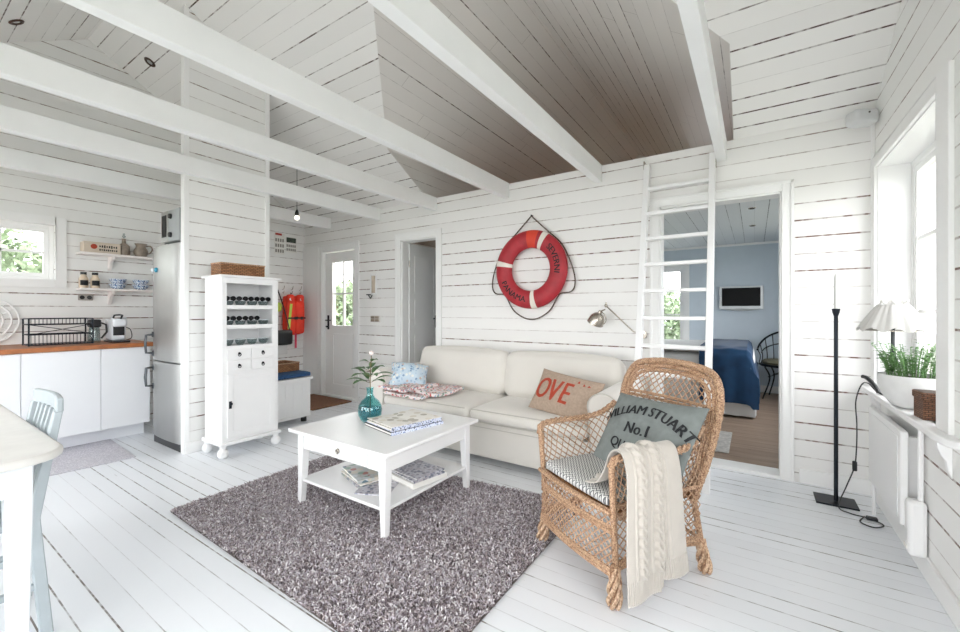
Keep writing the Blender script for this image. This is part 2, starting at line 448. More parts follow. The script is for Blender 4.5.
M['spine'] = pattern_mat('spine_print', '#d7dcec', ['#30343f', '#6a7aa4', '#9aa5c4'], 95, .5, dens=.42)
M['purple_rug'] = pattern_mat('greyed_lilac_rug', '#cdcbd1', ['#c2bfc7', '#d8d6dc', '#b9b6c0'], 120, 1, dens=.6)

def wave_mat(name, c1, c2, scale):
    m = bpy.data.materials.new(name); t, N, L, b = nt(m)
    tc = N.new('ShaderNodeTexCoord')
    sp = N.new('ShaderNodeSeparateXYZ'); L.new(tc.outputs['Object'], sp.inputs[0])
    x, y = sp.outputs[0], sp.outputs[1]
    # zig-zag stripes
    zz = mth(N, L, 'PINGPONG', mth(N, L, 'MULTIPLY', x, 1.), .012)
    q = mth(N, L, 'FRACT', mth(N, L, 'MULTIPLY', mth(N, L, 'ADD', mth(N, L, 'MULTIPLY', zz, 1.2), y), scale))
    mk = mth(N, L, 'LESS_THAN', q, .42)
    mx = N.new('ShaderNodeMix'); mx.data_type = 'RGBA'; mx.inputs['A'].default_value = (*lin(c1), 1); mx.inputs['B'].default_value = (*lin(c2), 1)
    L.new(mk, mx.inputs['Factor']); L.new(mx.outputs['Result'], b.inputs['Base Color']); b.inputs['Roughness'].default_value = .95
    return m
M['zigzag'] = wave_mat('black_white_zigzag', '#d9d8d4', '#66676a', 62)

def vase_mat():
    m = bpy.data.materials.new('turquoise_glass'); t, N, L, b = nt(m)
    b.inputs['Base Color'].default_value = (.10, .60, .66, 1); b.inputs['Roughness'].default_value = .03
    setin(b, 'Transmission Weight', .9); setin(b, 'IOR', 1.35)
    return m
M['vase'] = glass_mat('aqua_glass', '#c9edee', .12)
M['water'] = glass_mat('teal_water', '#86d2dc', .05)

# ------------------------------------------------------------------ the room
BW, RW, LW, FW = 3.65, .65, -5.55, -1.1      # back, right, left (kitchen), front wall faces
WT = .14                                      # back wall thickness
EV, RS, RY = 2.49, .6, 1.27                   # eaves height, roof slope, ridge line y
RZ = EV+RS*(BW-RY)
FZ = EV; FS = (RZ-EV)/(RY-FW)
KX0, KX1, KZ = -3.15, -.128, 2.87             # loft opening (cross gable)
KY = BW-(KZ-EV)/RS
VX = (KX0+KX1)/2
BH = 2.22                                     # bedroom ceiling
LY = 7.4

# floors
b = MB(); b.box(LW-.2, RW+.22, FW-.2, BW+.01, -.12, 0)
struct(b.build('floor', M['floor']), 'white painted wide board floor with dark gaps')
b = MB(); b.box(-2.85, RW+.22, BW+.01, LY+.15, -.12, -.004)
struct(b.build('floor_bedroom', M['bedfloor']), 'worn brown plank floor of the bedroom')
b = MB(); b.box(-4.3, -2.851, BW+.01, 5.6, -.12, -.004)
struct(b.build('floor_back_room', M['bedfloor']))
b = MB(); b.box(-30, 25, -25, 35, -.5, -.16)
m_ground = mat('outdoor_ground', '#8e8f84', .95, var=.25, vscale=1.2)
struct(b.build('ground', m_ground))

# back wall with its three door openings
ENT = (-5.12, -4.40, -.001, 2.05)
INT = (-3.58, -3.01, -.001, 2.06)
BED = (-.66, .17, -.001, 2.06)
b = MB(); b.wall('Y', BW, BW+WT, LW-.2, RW+.22, -.1, EV, [ENT, INT, BED])
b.box(KX0, KX1, BW, BW+WT, EV-.001, EV+.0)
struct(b.build('wall_back', M['wallX'], fix=False))

# right wall: window over the sill, unseen window added beside the camera for light, gable above
WR = (2.49, 3.58, .714, 2.12)
WR2 = (-.75, 1.15, .76, 2.12)
def gable(b, x0, x1, z0=EV):
    b.prism([(x0, BW+.02, EV), (x0, RY, RZ+.012), (x0, FW-.02, EV)], (x1-x0, 0, 0))
b = MB(); b.wall('X', RW, RW+.22, FW-.2, BW+.0, -.1, EV, [WR, WR2]); gable(b, RW, RW+.22)
struct(b.build('wall_right', M['wallY'], fix=False))
KW = (.05, 1.045, 1.49, 2.02)
b = MB(); b.wall('X', LW, LW-.2, FW-.2, BW, -.1, EV, [KW]); gable(b, LW, LW-.2)
struct(b.build('wall_left', M['wallY'], fix=False))
FWs = [(-5.0, -3.3, .3, 2.15), (-2.9, -1.3, .06, 2.15), (-1.0, .35, .06, 2.15)]  # unseen front windows, made large to brighten the room
b = MB(); b.wall('Y', FW, FW-.2, LW-.2, RW+.22, -.1, EV, FWs)
struct(b.build('wall_front', M['wallX'], fix=False))

# roof: back slope with the notch of the cross gable, front slope
x0, x1 = LW-.2, RW+.22
def bz(y): return EV+RS*(BW-y)
VZ = KZ+.675*(VX-KX0); VY = BW-(VZ-EV)/RS
b = MB()
def rp(*pts): b.prism([(x, y, bz(y)) for x, y in pts], (0, 0, .06))
rp((x0, BW+.02), (KX0, BW+.02), (KX0, KY), (x0, KY))
rp((x0, KY), (KX0, KY), (VX, VY), (VX, RY), (x0, RY))
rp((KX1, BW+.02), (x1, BW+.02), (x1, KY), (KX1, KY))
rp((KX1, KY), (x1, KY), (x1, RY), (VX, RY), (VX, VY))
b.prism([(x0, RY, RZ), (x1, RY, RZ), (x1, FW-.1, EV-FS*.1), (x0, FW-.1, EV-FS*.1)], (0, 0, .06))
struct(b.build('ceiling', M['roof'], fix=False), 'white boarded sloping ceiling up to the ridge')
# cross gable over the loft
b = MB()
b.prism([(KX0, KY, KZ), (VX, VY, VZ), (VX, LY, VZ), (KX0, LY, KZ)], (0, 0, .05))
b.prism([(KX1, KY, KZ), (VX, VY, VZ), (VX, LY, VZ), (KX1, LY, KZ)], (0, 0, .05))
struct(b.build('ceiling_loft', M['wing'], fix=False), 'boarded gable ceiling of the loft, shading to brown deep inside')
b = MB()
for kx, d in ((KX0+.003, -.05), (KX1-.003, .05)):
    b.prism([(kx, KY, KZ), (kx, BW+.001, EV), (kx, LY, EV), (kx, LY, KZ)], (d, 0, 0))
LWN = (-2.15, -1.1, 2.62, 3.12)  # unseen gable window, added to lighten the loft
b.wall('Y', LY, LY+.12, KX0-.05, KX1+.05, EV-.2, KZ+.3, [LWN])
b.prism([(KX0-.05, LY, KZ+.3), (KX1+.05, LY, KZ+.3), (VX+.5, LY, VZ+.05), (VX-.5, LY, VZ+.05)], (0, .08, 0))
struct(b.build('wall_loft', M['knee'], fix=False))
b = MB(); b.box(KX0-.05, KX1+.05, BW+WT, LY, BH+.18, BH+.24)
b.box(KX0-.05, KX1+.05, BW+WT, LY, BH+.18, BH+.2)
struct(b.build('floor_loft', M['loftfloor']), 'bare brown plank floor of the loft')

# six tie beams
BXS = [-.208, -1.158, -2.10, -3.045, -3.962, -4.955]
BL = ['beam just above the ladder', 'beam above the striped life ring end of the sofa', 'third beam from the ladder, over the middle of the sofa',
      'fourth beam from the ladder, passing over the sofa end', 'beam running into the fridge partition', 'last beam, over the kitchen counter front']
for i, x in enumerate(BXS):
    b = MB(); b.box(x-.033, x+.033, FW, BW, 2.343, 2.493)
    struct(b.build('ceiling_beam', M['beam'], bevel=.004), 'white painted tie beam, '+BL[i])

# partition block that closes the fridge niche
PX, PY0, PY1 = -3.97, 1.512, 2.22
def roofz(y): return bz(y)-.002
b = MB()
b.prism([(PX, PY0, 0), (PX, PY1, 0), (PX, PY1, roofz(PY1)), (PX, PY0, roofz(PY0))], (-.05, 0, 0))
b.prism([(PX-.05, PY1-.05, 0), (PX-.05, PY1, 0), (PX-.05, PY1, roofz(PY1)), (PX-.05, PY1-.05, roofz(PY1))], (LW-PX+.05, 0, 0))
struct(b.build('wall_partition', M['wallY'], fix=False), 'boarded white partition beside the fridge')
def zpost(x0, x1, y0, y1, z0, z1, name, mt='trim'):
    return struct(MB().box(x0, x1, y0, y1, z0, z1).build(name, M[mt], bevel=.003))
zpost(PX-.055, PX+.010, PY0-.010, PY0+.03, 0, roofz(PY0+.03)-.01, 'trim_1')
zpost(PX-.03, PX+.012, PY1-.03, PY1+.012, 0, roofz(PY1+.012)-.01, 'trim_2')
zpost(RW-.02, RW, BW-.02, BW, 0, EV-.02, 'trim_3')
zpost(LW, -5.2, BW-.018, BW, 0, 2.13, 'trim_4')

# baseboards
for nm, a in (('baseboard_right', (RW-.015, RW, FW, BW, 0, .10)), ('baseboard_back', (-.56+.82, RW-.015, BW-.015, BW, 0, .10)),
              ('baseboard_sofa', (-2.92, -.76, BW-.015, BW, 0, .10)), ('baseboard_partition', (PX, PX+.014, PY0, PY1, 0, .09)),
              ('baseboard_hall', (-4.31, -3.67, BW-.015, BW, 0, .10))):
    x_0, x_1, y_0, y_1, z_0, z_1 = a
    struct(MB().box(*a).build(nm, M['trim'], bevel=.004))

# door casings (front face of the back wall) and linings
def casing(n, h, w=.085, side=-1, low=0):
    u0, u1, _, z1 = h
    b = MB(); y0, y1 = BW-.02, BW
    b.box(u0-w, u0+.008, y0, y1, low, z1+w); b.box(u1-.008, u1+w, y0, y1, low, z1+w); b.box(u0+.008, u1-.008, y0, y1, z1-.008, z1+w)
    b.box(u0-w-.008, u0-w+.012, y0-.008, y0, low, z1+w+.008); b.box(u1+w-.012, u1+w+.008, y0-.008, y0, low, z1+w+.008); b.box(u0-w, u1+w, y0-.008, y0, z1+w-.012, z1+w+.008)
    # lining
    b.box(u0-.001, u0+.02, BW, BW+WT, 0, z1); b.box(u1-.02, u1+.001, BW, BW+WT, 0, z1); b.box(u0, u1, BW, BW+WT, z1-.02, z1+.001)
    return struct(b.build('trim_%d' % n, M['trim'], bevel=.003))
casing(5, ENT, .07); casing(6, INT, .07); casing(7, BED, .055)
struct(MB().box(BED[0], BED[1], BW-.01, BW+WT+.02, -.004, .022).build('trim_8', M['trim'], bevel=.004), 'white threshold board of the bedroom doorway')
struct(MB().box(ENT[0], ENT[1], BW-.01, BW+WT+.02, -.004, .025).build('trim_9', M['trim'], bevel=.004))

# entrance door, half glazed
d = thing('door_1', 'white entrance door with four glass panes in its upper half', 'door', (0, 0, 0)); d['kind'] = 'structure'; del d['category']
y0, y1 = BW+.04, BW+.085
x0d, x1d = ENT[0]+.022, ENT[1]-.022
g0, g1, gz0, gz1 = -4.93, -4.50, 1.0, 1.88
b = MB(); b.wall('Y', y0, y1, x0d, x1d, .03, 2.02, [(g0, g1, gz0, gz1)])
b.box(g0-.03, g0, y0-.012, y0, gz0-.03, gz1+.03); b.box(g1, g1+.03, y0-.012, y0, gz0-.03, gz1+.03)
b.box(g0, g1, y0-.012, y0, gz0-.03, gz0); b.box(g0, g1, y0-.012, y0, gz1, gz1+.03)
b.box(g0-.01, g1+.01, y0-.008, y0, .86, .885); b.box(g0-.01, g0+.015, y0-.008, y0, .16, .885); b.box(g1-.015, g1+.01, y0-.008, y0, .16, .885); b.box(g0-.01, g1+.01, y0-.008, y0, .16, .185)
gm = (g0+g1)/2; zm = (gz0+gz1)/2
b.box(gm-.011, gm+.011, y0+.005, y1-.005, gz0, gz1); b.box(g0, g1, y0+.005, y1-.005, zm-.011, zm+.011)
b.build('door_leaf', M['trim'], d, fix=False)
MB().box(g0, g1, y0+.02, y0+.024, gz0, gz1).build('door_glass', M['glass'], d)
b = MB(); hx = ENT[0]+.09
b.cbox((hx, y0-.004, 1.04), (.035, .006, .2)); b.tube([(hx, y0, 1.07), (hx, y0-.05, 1.07), (hx+.02, y0-.055, 1.07), (hx+.12, y0-.055, 1.07)], .008); b.lathe([(.0, 0), (.012, 0), (.012, .02), (0, .02)], 10, (hx, y0-.02, .98), Matrix.Rotation(PI/2, 4, 'X'))
b.build('door_handle', M['blackmetal'], d, smooth=True)

# inner door standing open
d = thing('door_2', 'white panelled inner door standing open behind the sofa', 'door', (INT[0]+.03, BW+WT-.02, 0)); d['kind'] = 'structure'; del d['category']
L_ = .56
b = MB(); b.box(-.04, 0, 0, L_, .015, 2.03)
for z0_, z1_ in ((.2, .9), (1.02, 1.34), (1.42, 1.9)):
    for (ya, yb) in ((.09, .47),):
        b.box(0, .006, ya, yb, z0_, z0_+.016); b.box(0, .006, ya, yb, z1_-.016, z1_); b.box(0, .006, ya, ya+.016, z0_, z1_); b.box(0, .006, yb-.016, yb, z0_, z1_)
b.build('door_leaf', M['trim'], d, fix=False)
b = MB(); b.cbox((.004, L_-.06, 1.06), (.006, .03, .16)); b.tube([(.0, L_-.06, 1.1), (.045, L_-.06, 1.1), (.05, L_-.16, 1.1)], .008); b.ball((.012, L_-.06, 1.02), .012)
b.build('door_handle', M['blackmetal'], d, smooth=True)
b = MB()
for z in (.35, 1.78): b.tube([(.004, -.005, z-.04), (.004, -.005, z+.04)], .007)
b.build('hinge', M['nickel'], d, smooth=True)

# room behind the inner door
RWN = (-4.1, -3.0, .4, 2.05)  # unseen window added to lighten the open door leaf
b = MB(); b.wall('X', -2.85, -2.95, BW+WT, 5.6, -.1, 2.3); b.wall('X', -4.2, -4.3, BW+WT, 5.6, -.1, 2.3); b.wall('Y', 5.5, 5.6, -4.2, -2.95, -.1, 2.3, [RWN])
struct(b.build('wall_back_room', M['plaster'], fix=False))
struct(MB().box(-4.3, -2.85, BW+WT, 5.6, 2.2, 2.26).build('ceiling_back_room', M['brownceil']))

# bedroom
BWN = (-1.62, -.93, .35, 1.93)
b = MB(); b.wall('Y', LY, LY+.12, -2.95, RW+.1, -.1, BH+.2, [BWN])
b.wall('X', -2.84, -2.95, BW+WT, LY, -.1, BH+.2)
BW2 = (4.4, 6.4, .8, 2.0)  # unseen side window, enlarged to lighten the bedroom
b.wall('X', RW+.1, RW+.2, BW+WT, LY, -.1, BH+.2, [BW2])
struct(b.build('wall_bedroom', M['blue_wall'], fix=False), 'pale blue grey bedroom wall')
struct(MB().box(-2.95, RW+.2, BW+WT, LY+.1, BH, BH+.05).build('ceiling_bedroom', M['bedceil']))
struct(MB().box(-2.84, RW+.1, LY-.015, LY, 0, .1).box(-2.84, RW+.1, LY-.03, LY, BH-.03, BH).build('trim_10', M['trim']))

def window(n, axis, a, h, depth, nx, nz, label=None, glass_in=.03, fw=.05, bar=.022, out=1, rail=False):
    """frame, sashes and pane filling hole h; a = plane of the frame's room side, out = outward sign"""
    w = thing('window_%d' % n, label or 'unseen white window sized to brighten the room', 'window', (0, 0, 0)); w['kind'] = 'structure'; del w['category']
    u0, u1, z0, z1 = h; b = MB()
    def bx(ua, ub, za, zb, d0, d1):
        lo, hi = sorted((a+out*d0, a+out*d1))
        if axis == 'X': b.box(lo, hi, ua, ub, za, zb)
        else: b.box(ua, ub, lo, hi, za, zb)
    for q in ((u0, u0+fw, z0, z1), (u1-fw, u1, z0, z1), (u0+fw, u1-fw, z0, z0+fw), (u0+fw, u1-fw, z1-fw, z1)): bx(*q, 0, .06)
    b.build('window_frame', M['trim'], w, bevel=.004)
    b = MB(); s = .035; U0, U1, Z0, Z1 = u0+fw, u1-fw, z0+fw, z1-fw
    cols = [U0+(U1-U0)*k/nx[0] for k in range(nx[0]+1)] if isinstance(nx, tuple) else [U0, U1]
    sub = nx[1] if isinstance(nx, tuple) else nx
    for k in range(len(cols)-1):
        c0, c1 = cols[k], cols[k+1]
        for q in ((c0, c0+s, Z0, Z1), (c1-s, c1, Z0, Z1), (c0+s, c1-s, Z0, Z0+s), (c0+s, c1-s, Z1-s, Z1)): bx(*q, .008, .05)
        for i in range(1, sub):
            c = c0+(c1-c0)*i/sub; bx(c-bar/2, c+bar/2, Z0+s, Z1-s, .015, .045)
        for j in range(1, nz):
            z = Z0+(Z1-Z0)*j/nz; bx(c0+s, c1-s, z-bar/2, z+bar/2, .015, .045)
    b.build('window_sash', M['trim'], w)
    b = MB(); bx(u0+fw, u1-fw, z0+fw, z1-fw, glass_in, glass_in+.003); b.build('window_glass', M['glass'], w)
    return w
def wcasing(n, axis, a, h, w=.085, out=1, th=.018, bottom=True, wl=None, w0=None):
    u0, u1, z0, z1 = h; b = MB(); lo, hi = sorted((a, a-out*th)); wl = wl if wl is not None else w
    def bx(ua, ub, za, zb):
        if axis == 'X': b.box(lo, hi, ua, ub, za, zb)
        else: b.box(ua, ub, lo, hi, za, zb)
    bx(u0-(w0 or w), u0+.006, z0-(w if bottom else 0), z1+w); bx(u1-.006, u1+wl, z0-(w if bottom else 0), z1+w); bx(u0+.006, u1-.006, z1-.006, z1+w)
    if bottom: bx(u0+.006, u1-.006, z0-w, z0+.006)
    return struct(b.build('trim_%d' % n, M['trim'], bevel=.003))
window(1, 'X', RW+.15, WR, .06, (2, 1), 3, 'tall white casement window above the sill')
wcasing(11, 'X', RW, WR, w=.06, bottom=False, wl=.06, w0=.13)
window(2, 'X', RW+.15, WR2, .06, (3, 1), 3, 'unseen white casement window added beside the viewer for light')
wcasing(12, 'X', RW, WR2, w=.07)
window(3, 'X', LW-.08, KW, .06, (1, 3), 2, 'small kitchen window with glazing bars', out=-1, fw=.035)
wcasing(13, 'X', LW, KW, w=.07, out=-1)
# smooth reveal boards of the right window
b = MB()
b.box(RW, RW+.15, WR[1]-.012, WR[1], WR[2], WR[3]); b.box(RW, RW+.15, WR[0], WR[0]+.012, WR[2], WR[3]); b.box(RW, RW+.15, WR[0]+.012, WR[1]-.012, WR[3]-.012, WR[3])
struct(b.build('trim_14', M['white']))
for i, h in enumerate(FWs):
    window(4+i, 'Y', FW-.08, h, .06, (2, 1), 2, out=-1, fw=.06)
    wcasing(15+i, 'Y', FW, h, w=.07, out=-1)
window(7, 'Y', LY+.04, BWN, .06, (1, 2), 2, 'bedroom window', fw=.05)
wcasing(18, 'Y', LY, BWN, w=.06)
window(10, 'Y', 5.52, RWN, .06, (2, 1), 1, 'unseen window added to light the small back room')
window(9, 'Y', LY+.05, LWN, .06, (2, 1), 1, 'small unseen gable window added to brighten the loft')
window(8, 'X', RW+.14, BW2, .06, (3, 1), 1, 'unseen bedroom side window enlarged for more light')

# sill board with bracket under the right window
w = thing('window_sill', 'deep white window sill board on a curved bracket', 'window sill', (0, 0, 0)); w['kind'] = 'structure'; del w['category']
SZ = .684
b = MB(); b.prism([(RW+.16, WR[1]-.012, SZ), (RW, WR[1]-.012, SZ), (RW, 3.645, SZ), (.585, 3.645, SZ), (.578, 3.6, SZ), (.592, 2.35, SZ), (.605, 2.28, SZ), (.63, 2.25, SZ), (RW, 2.25, SZ), (RW, WR[0]+.012, SZ), (RW+.16, WR[0]+.012, SZ)], (0, 0, .03))
b.build('sill_board', M['white'], w, bevel=.005)
for y in (2.38, 3.5):
    b = MB(); b.prism([(RW, y, SZ), (.605, y, SZ), (.607, y, SZ-.03), (.618, y, SZ-.06), (.632, y, SZ-.08), (.638, y, SZ-.12), (RW, y, SZ-.15)], (0, .03, 0)); b.build('bracket', M['white'], w, bevel=.003)

# ------------------------------------------------------------------ camera
cam = bpy.data.cameras.new('camera'); co = bpy.data.objects.new('camera', cam); COL.objects.link(co)
co.location = (0, 0, 1.2); co.rotation_euler = (PI/2, 0, R(33.6))
cam.sensor_width = 36; cam.lens = 413/960*36; cam.shift_y = -5/960; cam.clip_start = .02; cam.clip_end = 200
scene.camera = co

# ------------------------------------------------------------------ light
wd = bpy.data.worlds.new('world'); scene.world = wd; wd.use_nodes = True
T = wd.node_tree; bg = T.nodes['Background']
bg.inputs[0].default_value = (.965, .98, 1.0, 1); bg.inputs[1].default_value = 8.5
def portal(loc, rot, sx, sy):
    l = bpy.data.lights.new('portal', 'AREA'); l.shape = 'RECTANGLE'; l.size = sx; l.size_y = sy; l.cycles.is_portal = True
    o = bpy.data.objects.new('daylight_portal', l); COL.objects.link(o); o.location = loc; o.rotation_euler = rot
for h in FWs: portal(((h[0]+h[1])/2, FW-.19, (h[2]+h[3])/2), (PI/2, 0, 0), h[1]-h[0], h[3]-h[2])       # emits +Y
for h in (WR, WR2): portal((RW+.215, (h[0]+h[1])/2, (h[2]+h[3])/2), (PI/2, 0, PI/2), h[1]-h[0], h[3]-h[2])
portal((LW-.19, (KW[0]+KW[1])/2, (KW[2]+KW[3])/2), (PI/2, 0, -PI/2), KW[1]-KW[0], KW[3]-KW[2])
portal((gm, BW+.13, zm), (PI/2, 0, PI), g1-g0, gz1-gz0)
portal(((BWN[0]+BWN[1])/2, LY+.115, (BWN[2]+BWN[3])/2), (PI/2, 0, PI), BWN[1]-BWN[0], BWN[3]-BWN[2])
portal(((LWN[0]+LWN[1])/2, LY+.115, (LWN[2]+LWN[3])/2), (PI/2, 0, PI), LWN[1]-LWN[0], LWN[3]-LWN[2])
portal((-3.55, 5.59, 1.22), (PI/2, 0, PI), 1.1, 1.65)
portal((RW+.195, 5.4, 1.4), (PI/2, 0, PI/2), 2, 1.2)
def spot(x, y, z, e, col=(1, .86, .72), ang=110, r=.03):
    l = bpy.data.lights.new('spot', 'SPOT'); l.energy = e; l.color = col; l.spot_size = R(ang); l.spot_blend = .8; l.shadow_soft_size = r
    o = bpy.data.objects.new('downlight_lamp', l); COL.objects.link(o); o.location = (x, y, z)
scene.view_settings.view_transform = 'Standard'
try: scene.view_settings.look = 'None'
except Exception: pass
scene.view_settings.gamma = 1; scene.view_settings.use_curve_mapping = False
scene.view_settings.exposure = EXPOSURE if 'EXPOSURE' in globals() else 0.0
scene.cycles.diffuse_bounces = 8; scene.cycles.max_bounces = 12; scene.cycles.transparent_max_bounces = 12
scene.cycles.sample_clamp_indirect = 8; scene.cycles.caustics_refractive = False; scene.cycles.caustics_reflective = False

# ------------------------------------------------------------------ sofa
def cushion_geo(b, x0, x1, y0, y1, z0, z1, puff=.03, n=14, r=.05, M_=None):
    """soft block: rounded box whose faces swell"""
    cx, cy, cz = (x0+x1)/2, (y0+y1)/2, (z0+z1)/2; hx, hy, hz = (x1-x0)/2, (y1-y0)/2, (z1-z0)/2
    def P(d):
        # d on the unit cube surface -> rounded, puffed
        x, y, z = d
        ix = max(-1+r/hx, min(1-r/hx, x)); iy = max(-1+r/hy, min(1-r/hy, y)); iz = max(-1+r/hz, min(1-r/hz, z))
        v = Vector(((x-ix)*hx, (y-iy)*hy, (z-iz)*hz)); 
        if v.length > 1e-9: v = v.normalized()*r
        p = Vector((ix*hx, iy*hy, iz*hz))+v
        fx, fy, fz = 1-x*x, 1-y*y, 1-z*z
        p += Vector((x*puff*fy*fz, y*puff*fx*fz, z*puff*fx*fy))
        q = Vector((cx, cy, cz))+p
        return M_ @ q if M_ is not None else q
    for ax in range(3):
        for s in (-1, 1):
            def fn(u, v, ax=ax, s=s):
                # denser sampling near the edges
                a = math.sin((u-.5)*PI)*.5+(u-.5); c = math.sin((v-.5)*PI)*.5+(v-.5)
                d = [0, 0, 0]; d[ax] = s; d[(ax+1) % 3] = a; d[(ax+2) % 3] = c
                return P(d)
            b.grid(fn, n, n, flip=(s < 0))
    return b
sofa = thing('sofa', 'white fabric two seat sofa with rolled arms against the boarded wall', 'sofa', (-1.885, 3.1, 0))
f = M['fabric']
b = MB(); cushion_geo(b, -1.13, 1.13, -.40, .42, .055, .325, 0, 8, .02); b.build('base', f, sofa, smooth=True)
b = MB(); cushion_geo(b, -1.0, 1.0, .28, .44, .25, .76, .01, 8, .05); b.build('back_frame', f, sofa, smooth=True)
for k, s in enumerate((-1, 1)):
    b = MB(); cushion_geo(b, min(0, s*.965)+.004, max(0, s*.965)-.004, -.44, .24, .332, .44, .014, 14, .045); o = b.build('seat_cushion', f, sofa, smooth=True)
    # piping round the front edge
    p = MB(); x0_, x1_ = min(0, s*.965)+.03, max(0, s*.965)-.03
    p.tube([(x0_, -.437, .43), (x1_, -.437, .43)], .004, 6); p.tube([(x0_, -.437, .340), (x1_, -.437, .340)], .004, 6); p.build('piping', M['fabric_line'], o, smooth=True)
    T_ = Matrix.Translation((0, .17, .43)) @ Matrix.Rotation(R(-11), 4, 'X')
    b = MB(); cushion_geo(b, min(0, s*1.03)+.006, max(0, s*1.03)-.006, -.09, .09, 0, .40, .028, 14, .06, T_); b.build('back_cushion', f, sofa, smooth=True)
    # rolled arm: vertical slab with a roll on top
    b = MB(); xc = s*1.06
    prof = []
    for i in range(17):
        w = PI*1.25*i/16-PI*.125; prof.append((math.cos(w)*.105, .565+math.sin(w)*.095))
    prof = [(.075, .055)]+prof+[(-.075, .055)]
    def armfn(u, v, prof=prof, xc=xc): 
        i = u*(len(prof)-1); a = int(min(i, len(prof)-2)); t_ = i-a
        px = prof[a][0]*(1-t_)+prof[a+1][0]*t_; pz = prof[a][1]*(1-t_)+prof[a+1][1]*t_
        return (xc+px, -.42+.80*v, pz)
    b.prism([(xc+px, -.415, pz) for px, pz in prof], (0, .80, 0))
    o = b.build('armrest', f, sofa, bevel=.018, seg=3)
    p = MB(); p.tube([(xc+px*.96, -.418, pz) for px, pz in prof], .004, 6); p.build('piping', M['fabric_line'], o, smooth=True)
for sx in (-1, 1):
    for sy in (-.33, .36):
        MB().lathe([(.022, 0), (.028, .056)], 12, (sx*1.06, sy, 0)).build('leg', M['wood'], sofa, smooth=True)
b = MB(); b.tube([(-.99, -.402, .29), (.99, -.402, .29)], .003, 6); b.build('piping', M['fabric_line'], sofa, smooth=True)

# pillow geometry in its own plane: x right, y up, z towards the viewer
def pillow_pt(u, v, w, h, t, side):
    x, y = u*2-1, v*2-1
    e = max(0., (1-abs(x)**2.6)*(1-abs(y)**2.6))
    z = side*t/2*e**.55
    px = x*w/2*(1-.05*(1-y*y)); py = y*h/2*(1-.06*(1-x*x))
    return Vector((px, py, z))
def pillow_z(x, y, w, h, t):
    X = max(-1, min(1, x/(w/2))); Y = max(-1, min(1, y/(h/2)))
    return t/2*max(0., (1-abs(X)**2.6)*(1-abs(Y)**2.6))**.55
def pillow(w, h, t, n=24, wrinkle=.004, seed=1):
    b = MB(); rn = random.Random(seed); ph = [rn.uniform(0, 6) for _ in range(6)]
    def wr(x, y): return wrinkle*(math.sin(9*x+5*y+ph[0])*math.sin(7*y-3*x+ph[1])+.5*math.sin(17*x+ph[2]))
    for s in (1, -1):
        def fn(u, v, s=s):
            u = .5-.5*math.cos(PI*u); v = .5-.5*math.cos(PI*v)
            p = pillow_pt(u, v, w, h, t, s)
            e = (1-(u*2-1)**2)*(1-(v*2-1)**2); p.z += s*wr(u*2-1, v*2-1)*e
            return p
        b.grid(fn, n, n, flip=(s < 0))
    return b, wr
def basis(right, up, pos):
    r = Vector(right).normalized(); u = Vector(up); u = (u-r*u.dot(r)).normalized(); n = r.cross(u)
    return Matrix((( r.x, u.x, n.x, pos[0]), (r.y, u.y, n.y, pos[1]), (r.z, u.z, n.z, pos[2]), (0, 0, 0, 1)))

# beige lettered cushion on the sofa
w_, h_, t_ = .52, .33, .13
b, wr = pillow(w_, h_, t_, seed=3)
o = b.build('throw_cushion', M['linen'], smooth=True, angle=0)
tag(o, 'small beige linen cushion with rust red letters leaning at the sofa arm', 'cushion')
o.matrix_world = basis((.97, -.15, -.12), (.20, .45, .80), (-1.16, 2.88, .575))
tb = MB()
def on(w, h, t, wr, dx=0, dy=0, lift=.003):
    def fn(x, y):
        x += dx; y += dy
        e = (1-min(1, (x/(w/2))**2))*(1-min(1, (y/(h/2))**2))
        return (x, y, pillow_z(x, y, w, h, t)+wr(x/(w/2), y/(h/2))*e+lift)
    return fn
for ch, dx in (('O', -.165), ('V', -.065), ('E', .03)):
    f1 = on(w_, h_, t_, wr, dx, -.005); text_on(tb, ch, .235, lambda x, y: f1(x*.62+y*.12, y), bold=.008)
f0 = on(w_, h_, t_, wr)
for q in (((.085, .10), (.105, .10), (.095, .125)), ((.13, .088), (.15, .092), (.136, .11)), ((.165, .09), (.19, .095), (.172, .108))): tb.add([f0(*p) for p in q], [(0, 1, 2)])
tb.build('lettering', M['red_letter'], o)

# folded quilt over the left seat and a round flowery cushion at the left arm
def slab_cloth(b, fn, nu, nv, th=.012):
    """surface fn(u,v)->Vector thickened downwards along its normal"""
    def nrm(u, v):
        e = 1e-3; a = Vector(fn(min(1, u+e), v))-Vector(fn(max(0, u-e), v)); c = Vector(fn(u, min(1, v+e)))-Vector(fn(u, max(0, v-e)))
        return a.cross(c).normalized()
    top = lambda u, v: Vector(fn(u, v))+nrm(u, v)*th/2
    bot = lambda u, v: Vector(fn(u, v))-nrm(u, v)*th/2
    b.grid(top, nu, nv); b.grid(bot, nu, nv, flip=True)
    for (ua, ub, va, vb) in ((0, 1, 0, 0), (0, 1, 1, 1), (0, 0, 0, 1), (1, 1, 0, 1)):
        def ed(p, q, ua=ua, ub=ub, va=va, vb=vb):
            u = ua+(ub-ua)*p; v = va+(vb-va)*p
            # rounded hem
            a, c = top(u, v), bot(u, v); m_ = a.lerp(c, q)
            return m_
        b.grid(ed, nu if va == vb else nv, 2)
    return b
